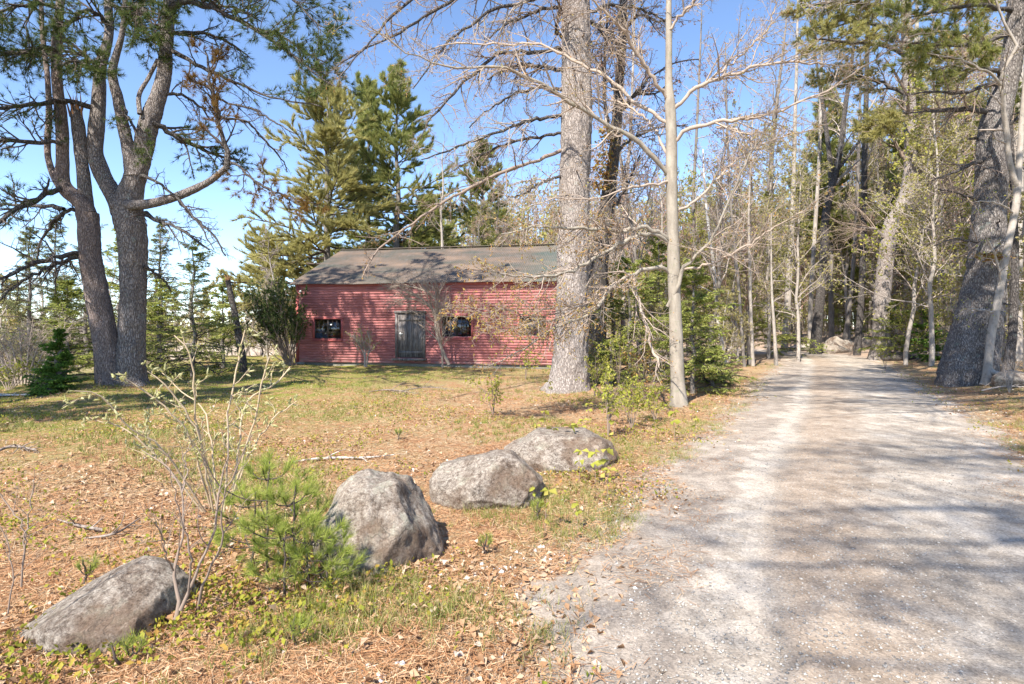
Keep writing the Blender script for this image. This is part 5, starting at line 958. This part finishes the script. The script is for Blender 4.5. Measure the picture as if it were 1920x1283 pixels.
for q, (px, d0, d1) in enumerate([([(1701, 20, 9), (1640, 12, 7), (1560, 4, 5), (1490, 18, 3)], 28, 26), ([(1702, 60, 9), (1640, 44, 7), (1580, 38, 5), (1520, 56, 3)], 28, 27), ([(1702, 105, 9), (1650, 84, 7), (1590, 80, 5), (1530, 74, 3)], 28, 25.5), ([(1703, 150, 8), (1760, 112, 6), (1810, 100, 4), (1850, 104, 3)], 28, 26), ([(1700, 40, 8), (1760, 20, 6), (1850, 10, 3)], 28, 27), ([(1704, 210, 7), (1670, 225, 5), (1640, 245, 3)], 28, 27), ([(1700, -10, 9), (1640, -40, 7), (1560, -50, 4)], 28, 26), ([(1706, 235, 7), (1735, 262, 5), (1760, 290, 3)], 28, 27), ([(1704, 180, 8), (1640, 150, 6), (1580, 142, 4), (1540, 150, 3)], 28, 29)]):
    grow_limb(crooked, trace(px, d0, d1, n=14), M['bark_dark'], M['twig_brown'], 540 + q, 18, 8, len1=lambda t: 1.7 - .8 * t, l2=.5, ang=50, wander=.14, flat=.75, rmin=.006, foliage=tuft_foliage(M['needle_olive'], 5, 11, .24, .026, .45, .2, 6), name='branch')
GW = 'bare spring trees deep in the woods behind the drive and barn'
LBW = 'slender spring tree with thin twigs standing deep in the woods'
protos = [proto(601, 13, 'leaf_haze', .65, 'bark_grey', 'twig_grey', label=LBW, group=GW), proto(602, 15, 'leaf_haze', .5, 'bark_greyd', 'twig_brown', .16, label=LBW, group=GW), proto(603, 11, 'leaf_new', .6, 'bark_grey', 'twig_light', .09, label=LBW, group=GW),
          proto(604, 14, 'leaf_pink', .5, 'bark_greyd', 'twig_grey', .12, lsz=.08, label=LBW, group=GW), proto(605, 12, None, 0, 'bark_grey', 'twig_pink', .11, label=LBW, group=GW), proto(606, 6.5, 'leaf_new', .7, 'bark_greyd', 'twig_brown', .05, 30, .12, label=LBW, group=GW, lsz=.075, per=3), proto(607, 5, 'leaf_haze', .6, 'bark_grey', 'twig_grey', .045, 30, .1, label=LBW, group=GW, lsz=.075, per=3)]
rg = np.random.default_rng(55); used = set(); placed = []
def put(pr, x, y, s, key):
    o = pr if key not in used else copy_tree(pr); used.add(key); o.location = (x, y, gz(x, y)); o.scale = (s, s, s * rg.uniform(.9, 1.1)); o.rotation_euler = (rg.normal() * .03, rg.normal() * .03, rg.uniform(0, 6.28)); return o
def clear(x, y, rmin):
    d, _ = road_dist([x], [y])
    if abs(d[0]) < 3.2: return False
    q = loc((x, y))
    if -2 < q[0] < BL + 1.5 and -3 < q[1] < BD + 2: return False
    return all((x - a) ** 2 + (y - b_) ** 2 > rmin ** 2 for a, b_ in placed)
for px, y, k_, s_ in ((1205, 21, 3, .85), (1330, 24, 3, .85), (1250, 28, 4, .9), (1385, 27, 4, .85), (1150, 29, 3, .95), (1440, 29, 0, .85), (1495, 26, 0, .8), (1290, 32, 2, .95), (1110, 34, 3, .9), (990, 40, 4, .9), (930, 44, 3, .85), (1060, 38, 3, .9), (1745, 22, 0, .9), (1790, 24, 3, 1.), (1830, 27, 1, .95), (1700, 24, 2, 1.), (1760, 31, 0, 1.05), (1880, 25, 1, 1.), (1925, 19, 0, .9), (1640, 37, 3, 1.05), (1585, 44, 3, 1.1), (1675, 41, 0, 1.1)):
    x = (px - 960) / F * y; put(protos[k_], x, y, s_, ('b', k_)); placed.append((x, y))
for q in range(52):
    for _ in range(60):
        y = rg.uniform(19.5, 38); px = rg.choice([rg.uniform(1130, 1470), rg.uniform(1690, 1990)]); x = (px - 960) / F * y
        if clear(x, y, .9): break
    else: continue
    put(protos[5 + q % 2], x, y, rg.uniform(.55, 1.), ('b', 5 + q % 2)); placed.append((x, y))
GP = 'tall pines in the woods behind the drive'
pp = [white_pine((0, 0, 0), 17, 3.4, 'tall green pine standing among the bare trees of the woods', 611, M['needle_mid'], .2, .38, 44, 5, group=GP, k2=8), white_pine((0, 0, 0), 15, 3.0, 'tall green pine standing among the bare trees of the woods', 612, M['needle_olive'], .18, .30, 44, 5, group=GP, k2=8)]
n_ = 0; tries = 0
while n_ < 245 and tries < 6000:
    tries += 1; y = rg.uniform(25, 76); px = rg.uniform(1090, 2050) if rg.random() < .86 else rg.uniform(860, 1100); x = (px - 960) / F * y
    if (y < 38 and 1480 < px < 1700) or not clear(x, y, 1.15) or (y < 34 and px < 1160): continue
    k_ = int(rg.choice(7, p=[.17, .12, .13, .12, .08, .22, .16])); s = rg.uniform(.8, 1.15) * (1.0 if k_ > 4 else .75 + .25 * y / 50)
    s *= .9 if (px < 1480 and k_ < 5) else 1.12
    if 860 < px < 1100 and k_ < 5: s *= .72
    put(protos[k_], x, y, s, ('b', k_)); placed.append((x, y)); n_ += 1
for q, (px, d, s, k_) in enumerate([(1560, 38, .95, 0), (1640, 44, 1., 1), (1730, 34, .9, 0), (1800, 40, 1., 1), (1860, 30, .85, 0), (1500, 52, .9, 0), (1950, 34, .95, 1), (1400, 60, .9, 1), (1690, 55, 1.1, 0), (1770, 58, 1.1, 0), (1900, 50, 1.1, 1), (1290, 62, .85, 0)]):
    x = (px - 960) / F * d; put(pp[k_], x, d, s, ('p', k_)); placed.append((x, d))
# far bare trees left of the barn
GL = 'low bare trees far behind the yard on the left'
lp = [proto(621, 5.5, None, 0, 'bark_grey', 'twig_grey', .07, 24, .2, label='small leafless grey tree in the background left of the barn', group=GL), proto(622, 4.2, 'leaf_haze', .3, 'bark_grey', 'twig_light', .06, 24, .12, label='small leafless grey tree in the background left of the barn', group=GL)]
for q in range(80):
    px = rg.uniform(-60, 560); d = rg.uniform(27, 55); x = (px - 960) / F * d
    if not clear(x, d, 1.0): continue
    put(lp[q % 2], x, d, rg.uniform(.7, 1.15) * (.8 + d / 140), ('l', q % 2)); placed.append((x, d))
# dead grey brush at the left edge
bush('bare_shrub', 'tangled dead grey brush at the far left edge behind the pale lane', G(45, 15.8), 95, [np.array([[*(G(45, 15.8) + [a * .2, 0, -.05]), .03], [*(G(45, 15.8) + [a * .6, .1, .9]), .02], [*(G(45, 15.8) + [a * 1.1, .2, 1.5 + .3 * math.cos(a * 5)]), .006]]) for a in np.linspace(-1.3, 1.1, 8)], 10, 7, M['twig_light'], None, rmin=.006, l1=.6, k3=2, droop=-.06)
bush('bare_shrub', 'yellowish low shrub at the left edge, in front of the dead brush', G(15, 14.8), 96, [np.array([[*(G(15, 14.8) + [0, 0, -.05]), .012], [*(G(15, 14.8) + [a * .3, .1, .3]), .01], [*(G(15, 14.8) + [a * .6, .1, .6]), .004]]) for a in np.linspace(-1, 1, 6)], 8, 5, M['twig_brown'], (M['leaf_new'], 2, .06, .6, .2), rmin=.004)
# a far belt of woods, one mass
rg = np.random.default_rng(88); tb = Buf(); m_ = 2300; ang_ = rg.uniform(math.radians(-45), math.radians(50), m_); dist = rg.uniform(80, 125, m_); bx = np.sin(ang_) * dist; by = np.cos(ang_) * dist; ht = np.where(ang_ < -.12, rg.uniform(3, 6.5, m_), rg.uniform(12, 23, m_)) ; bz_ = gz(bx, by)
Pt = np.stack([np.c_[bx, by, bz_ - .3], np.c_[bx + rg.normal(size=m_) * .3, by, bz_ + ht * .5], np.c_[bx + rg.normal(size=m_) * .6, by, bz_ + ht]], 1); Rr = np.broadcast_to(np.array([.14, .10, .03]), (m_, 3)); tb.tubes(Pt, Rr, 4)
p1, r1 = spawn(rg, Pt, Rr, 16, .15, 1., 45, 14, lens=lambda t: 3.0 * (1.1 - .7 * t), n=4, droop=.05, rmin=.025); tb.tubes(p1, r1, 3)
C, D = along(p1, 5, rg, .1, 1.); C = C + rg.normal(size=C.shape) * .35
belt = tb.build('distant_woods', M['twig_grey']); tag(belt, None, None, kind='stuff')
lf = Buf().cards(C, rg.normal(size=C.shape), np.full(len(C), .55), .6, rg).build('foliage', M['leaf_haze'], belt); 

# log and sticks
def log(label, px, mat, cat='log', name='fallen_log', tw=0):
    pts = np.array([[*G(x, d)[:2], G(x, d)[2] + z, w] for x, d, z, w in px]); q = spline(pts, 14); c = q[0, :3].copy(); t_ = Buf().tubes(q[:, :3], q[:, 3], 8)
    if tw:
        rg = np.random.default_rng(abs(int(px[0][0]))); p1, r1 = spawn(rg, q[None, :, :3], q[None, :, 3], tw, .3, 1., 40, lmul=.35, n=4, rmin=.002, droop=-.05); t_.tubes(p1, r1, 4)
    return tag(t_.build(name, M[mat], None, origin=c), label, cat)
log('fallen grey log lying across at the bend of the drive', [(1478, 35.2, .28, .10), (1500, 35, .32, .20), (1530, 34.8, .34, .22)], 'bark_grey')
log('long pale birch stick lying in the yard behind the peaked boulder', [(545, 7.1, .02, .008), (590, 7.2, .03, .014), (640, 7.3, .03, .016), (690, 7.3, .03, .012), (740, 7.4, .05, .006)], 'birch_stick', 'stick', 'fallen_branch', 5)
log('short dark broken stick lying in the orange needles at left', [(105, 5.0, .01, .006), (150, 4.8, .03, .012), (195, 4.65, .03, .012)], 'stick', 'stick', 'fallen_branch', 3)
log('forked brown twig heap lying among needles left of the young pines', [(160, 4.55, .01, .006), (215, 4.5, .04, .01), (262, 4.8, .06, .004)], 'stick', 'stick', 'fallen_branch', 9)
log('small crooked twig lying on the pale sand streak of the drive', [(1372, 4.35, .035, .003), (1385, 4.2, .04, .004), (1394, 4.15, .035, .002)], 'stick', 'stick', 'fallen_branch', 2)
log('fallen pale branch lying in front of the barn door', [(750, 14.8, .02, .01), (800, 15.4, .05, .014), (850, 15.2, .03, .006)], 'stick', 'stick', 'fallen_branch', 5)
log('dark brush heap lying in the shaded grass at the far left', [(-10, 7.4, .03, .015), (25, 7.6, .07, .02), (70, 7.4, .04, .008)], 'stick', 'stick', 'fallen_branch', 14)
log('pile of dark dead twigs in front of the small wall shrub', [(690, 14.2, .02, .012), (730, 14.4, .08, .015), (785, 14.3, .03, .006)], 'stick', 'stick', 'fallen_branch', 16)
log('old grey branch heap beside the slim stem at the right edge', [(1840, 14.2, .03, .02), (1880, 14.0, .12, .02), (1930, 13.8, .06, .008)], 'twig_grey', 'stick', 'fallen_branch', 12)
log('mossy root log lying behind the crooked pine foot', [(1655, 27, .1, .10), (1690, 26.6, .12, .12), (1735, 26.2, .05, .05)], 'bark_dark')

# trees behind the camera whose shade falls on the drive
def shade_tree(x, y, label, seed, Ht=13): 
    t_ = proto(seed, Ht, 'leaf_new', .3, 'bark_grey', 'twig_grey', .2, 30, .4, label=label, L1=4.2, lsz=.12); t_.location = (x, y, gz(x, y)); return t_

# ------------------------------------------------------------------ litter, grass, gravel
rg = np.random.default_rng(99)
def scatter(n, dmin, dmax, pw=1., spread=1.02):
    d = dmin * (dmax / dmin) ** (rg.random(n) ** pw); x = (rg.random(n) * 2 - 1) * d * 960 / F * spread
    e = int(n * .45); d2 = .8 + (dmax - .8) * rg.random(e) ** 1.5; s2 = np.where(rg.random(e) < .75, -1, 1); x2 = s2 * (d2 * 960 / F * spread + rg.random(e) * 2.6)      # a margin outside the frame
    return np.r_[x, x2], np.r_[d, d2]
def outside(x, y, m=1.55, soft=.5): dd, _ = road_dist(x, y); return np.abs(dd) > m + rg.normal(size=len(x)) * soft * .5
x, y = scatter(190000, 2.3, 15); m = outside(x, y, 1.75); x, y = x[m], y[m]; n_ = len(x); z = gz(x, y) + .004 + .012 * rg.random(n_)
a_ = rg.uniform(0, 6.28, n_); d_ = np.c_[np.cos(a_), np.sin(a_), rg.normal(size=n_) * .22]; sd = np.c_[-np.sin(a_), np.cos(a_), rg.normal(size=n_) * .5] * (.0008 + .0006 * y[:, None] / 4); l = (.035 + .045 * rg.random((n_, 1))); c = np.c_[x, y, z]
tag(Buf().add(np.stack([c - sd, c + sd, c + d_ * l + sd, c + d_ * l - sd], 1).reshape(-1, 3), q=np.arange(n_ * 4)).build('pine_needle_litter', M['litter_needle']), None, None, kind='stuff')
x, y = scatter(34000, 2.3, 22); m = outside(x, y, 1.6, .8) & (np.sin(1.7 * x + 2 * np.sin(1.1 * y)) + np.sin(2.1 * y + x) + rg.normal(size=len(x)) + .45 * np.exp(-((x - .2) / 1.2) ** 2 - ((y - 3.2) / 1.4) ** 2) > .3); x, y = x[m], y[m]; n_ = len(x); a_ = rg.uniform(0, 6.28, n_)
tag(Buf().cards(np.c_[x, y, gz(x, y) + .01 + .02 * rg.random(n_)], np.c_[np.cos(a_), np.sin(a_), rg.normal(size=n_) * .35], .03 + .026 * rg.random(n_), .62, rg, .3, 1.5).build('dead_leaves', M['litter_leaf']), None, None, kind='stuff')
def tufts(n, dmin, dmax, cond, nb, L, w, name, mat, spread=.5):
    x, y = scatter(n, dmin, dmax); m = cond(x, y); x, y = x[m], y[m]; c = np.c_[x, y, gz(x, y)]; n2 = len(x)
    c5 = (c[:, None] + rg.normal(size=(n2, nb, 3)) * [.03, .03, 0]).reshape(-1, 3); b = Buf().blades(c5, np.broadcast_to(UP, c5.shape), 1, L, w, spread, rg, .5)
    return tag(b.build(name, mat), None, None, kind='stuff')
cl_ = lambda x, y, f=1.: np.sin(1.3 * f * x + 1.7 * np.sin(.9 * f * y)) + np.sin(1.5 * f * y + .8 * f * x)
tufts(12000, 2.3, 12, lambda x, y: (lambda dd: (np.abs(dd) > 1.7) & (np.abs(dd) < 3.4) & (cl_(x, y, 1.6) > .2 + rg.normal(size=len(x)) * .4))(road_dist(x, y)[0]), 16, .085, .004, 'grass', M['grass'])
tufts(17000, 5, 26, lambda x, y: outside(x, y, 2) & (cl_(x, y) + .12 * (-x) + .1 * (y - 8) > 1. + rg.normal(size=len(x)) * .5), 12, .07, .008, 'grass', M['grass'])
# small leafy ground plants
x, y = scatter(9000, 2.4, 20); m = outside(x, y, 1.8) & (cl_(x + 3, y, 1.2) + .05 * y + .5 * np.exp(-((x + 2.6) / .6) ** 2) - .9 * np.exp(-((x + .8) / .9) ** 2 - ((y - 3.0) / 1.) ** 2) > .85 + rg.normal(size=len(x)) * .5); x, y = x[m], y[m]; n_ = len(x)
c = np.c_[x, y, gz(x, y) + .01]; c6 = (c[:, None] + rg.normal(size=(n_, 7, 3)) * [.045, .045, 0] + np.array([0, 0, 1.]) * rg.random((n_, 7, 1)) * .06).reshape(-1, 3); a_ = rg.normal(size=c6.shape) + UP * .4
tag(Buf().cards(c6, a_, np.full(len(c6), .032), .6, rg, .1, 1.).build('ground_cover', M['ground_plant']), None, None, kind='stuff')
def stones(n, name, mat, pick, smin, smax, dmin=2.2, dmax=12, lift=.2):
    x, y = scatter(n, dmin, dmax); m = pick(x, y); x, y = x[m], y[m]; n2 = len(x)
    o = np.array([(1, 0, 0), (-1, 0, 0), (0, 1, 0), (0, -1, 0), (0, 0, 1), (0, 0, -1)], float); f = np.array([(0, 2, 4), (2, 1, 4), (1, 3, 4), (3, 0, 4), (2, 0, 5), (1, 2, 5), (3, 1, 5), (0, 3, 5)])
    s = (smin * (smax / smin) ** (rg.random(n2) ** 2))[:, None]; dd = road_dist(x, y)[0]; zz = np.maximum(gz(x, y), np.where(np.abs(dd) < 1.5, .018 + .02 * np.cos(np.clip(np.abs(dd) / 1.7, 0, 1) * np.pi / 2) - .012 * np.exp(-((np.abs(dd) - .75) / .25) ** 2), -1))
    v = o[None] * (.6 + .8 * rg.random((n2, 6, 1))) * [1, 1, .6] * s[..., None]; a_ = rg.uniform(0, 6.28, n2); cc, ss = np.cos(a_)[:, None], np.sin(a_)[:, None]; v = np.stack([v[..., 0] * cc - v[..., 1] * ss, v[..., 0] * ss + v[..., 1] * cc, v[..., 2]], -1)
    v += np.c_[x, y, zz + s[:, 0] * lift][:, None]; return tag(Buf().add(v.reshape(-1, 3), t=(np.arange(n2)[:, None, None] * 6 + f).reshape(-1, 3)).build(name, mat, smooth=False), None, None, kind='stuff')
stones(45000, 'gravel', M['stone_bits'], lambda x, y: np.abs(road_dist(x, y)[0]) < 1.9, .003, .011, 2.2, 11)
stones(18000, 'gravel', M['white_stone'], lambda x, y: (lambda dd: (np.abs(dd) > 1.45) & (np.abs(dd) < 2.6) & (cl_(x, y, 2.3) > .1 + rg.normal(size=len(x)) * .5 + np.where(dd < 0, .5, .0)))(road_dist(x, y)[0]), .004, .024, 2.2, 20)
# orange needles drifted on the drive
x, y = scatter(55000, 2.3, 20); dd, _ = road_dist(x, y); m = (np.abs(dd) < 2.1) & (np.abs(dd) > 1.0 + .5 * rg.random(len(x))) & (cl_(x + 1, y, 2.) > .3 + rg.normal(size=len(x)) * .4); x, y = x[m], y[m]; n_ = len(x); a_ = rg.uniform(0, 6.28, n_)
c = np.c_[x, y, np.maximum(gz(x, y) + .012, np.where(np.abs(dd[m]) < 1.75, .035, -1))]; d_ = np.c_[np.cos(a_), np.sin(a_), rg.normal(size=n_) * .1]; sd = np.c_[-np.sin(a_), np.cos(a_), np.zeros(n_)] * .0018
tag(Buf().add(np.stack([c - sd, c + sd, c + d_ * .08 + sd, c + d_ * .08 - sd], 1).reshape(-1, 3), q=np.arange(n_ * 4)).build('pine_needle_litter', M['litter_needle']), None, None, kind='stuff')
# lone leafy seedlings
gs = 'yellow green seedlings scattered between the boulders and the beech'
rg2 = np.random.default_rng(12); first = None
for q in range(46):
    px = rg2.uniform(1000, 1330); py = rg2.uniform(700, 870) if q > 8 else rg2.uniform(880, 1000); d = F * H / (py - HZ); xx = (px - 960) / F * d
    if abs(road_dist([xx], [d])[0][0]) < 2.0: continue
    if first is None:
        t_ = thing('seedling', (0, 0, 0), 'small seedling with drooping yellow green leaves in litter near the boulders and beech', 'seedling', gs); rg3 = np.random.default_rng(3)
        p = np.array([[0, 0, -.02], [.01, 0, .12], [0, .02, .24], [.02, .02, .34]]); Buf().tubes(p, np.array([.003, .003, .002, .0015]), 5).build('stem', M['twig_brown'], t_)
        cc = p[[2, 2, 3, 3, 3, 3, 1]] + 0; dd_ = rg3.normal(size=(7, 3)) * [1, 1, .2] - UP * .5; Buf().cards(cc, dd_, np.full(7, .075), .7, rg3).build('leaves', M['leaf_new'], t_); first = t_; o = t_
    else: o = copy_tree(first)
    s = rg2.uniform(.5, 1.3); o.location = (xx, d, gz(xx, d)); o.scale = (s, s, s); o.rotation_euler = (0, 0, rg2.uniform(0, 6.28))
def limb_tree(x, y, label, seed, Ht, zs, reach, side=-1, leaf=None):
    "a tree outside the frame whose long limbs hang over the drive"
    rg = np.random.default_rng(seed); c = np.array([x, y, gz(x, y)]); t_ = thing('maple_tree', c, label, 'maple tree')
    p = c + np.c_[np.linspace(0, .3, 10) + rg.normal(size=10) * .05, np.zeros(10), np.linspace(-.1, Ht, 10)]; r = np.linspace(.24, .03, 10); b = Buf(); trunk_mesh(b, p, r, 20, .12, .2, .3, 4, .05, seed % 40); b.build('trunk', M['bark_grey'], t_)
    for q, z in enumerate(zs):
        L_ = reach * rg.uniform(.6, 1.1); yy = rg.normal() * .3; s0 = c + [0, 0, z]; pp = spline([s0, s0 + np.array([side * L_ * .5, yy * L_ * .4, .7]), s0 + np.array([side * L_, yy * L_, .8 + rg.normal() * .4])], 12)
        grow_limb(t_, (pp, np.linspace(.075, .012, 12)), M['bark_grey'], M['twig_grey'], seed * 10 + q, 14, 7, 2, len1=lambda t: 2.2 - 1.0 * t, l2=.5, ang=34, wander=.12, flat=.7, rmin=.011, foliage=leaf_foliage(M['leaf_new'], 1, .07, .7, .3, .3, .2))
limb_tree(3.6, -4.2, 'tall bare maple behind the camera on the right, its long limbs over the drive', 641, 15, np.linspace(7, 13.5, 15), 6.2)
limb_tree(8.9, 5.0, 'tall maple just outside the right edge, its long limbs over the drive', 642, 15, np.linspace(7.5, 13.5, 22), 6.5)
limb_tree(10.9, 9.0, 'second tall maple outside the right edge, farther up the drive', 643, 14, np.linspace(7.8, 13, 18), 6.0)
white_pine(np.array([-15.5, 4.5, 0]), 18, 4.4, 'tall pine outside the left edge, shading the double pine', 644, M['needle_mid'], .3, .5, 24, 2)
white_pine(np.array([-19, 9.5, 0]), 18, 4.4, 'second tall pine outside the left edge, shading the left of the yard', 645, M['needle_mid'], .3, .4, 40, 3)
white_pine(np.array([-12., 5.5, 0]), 13, 3.0, 'third pine outside the left edge, its shadow crossing the grass', 646, M['needle_mid'], .2, .4, 30, 2)
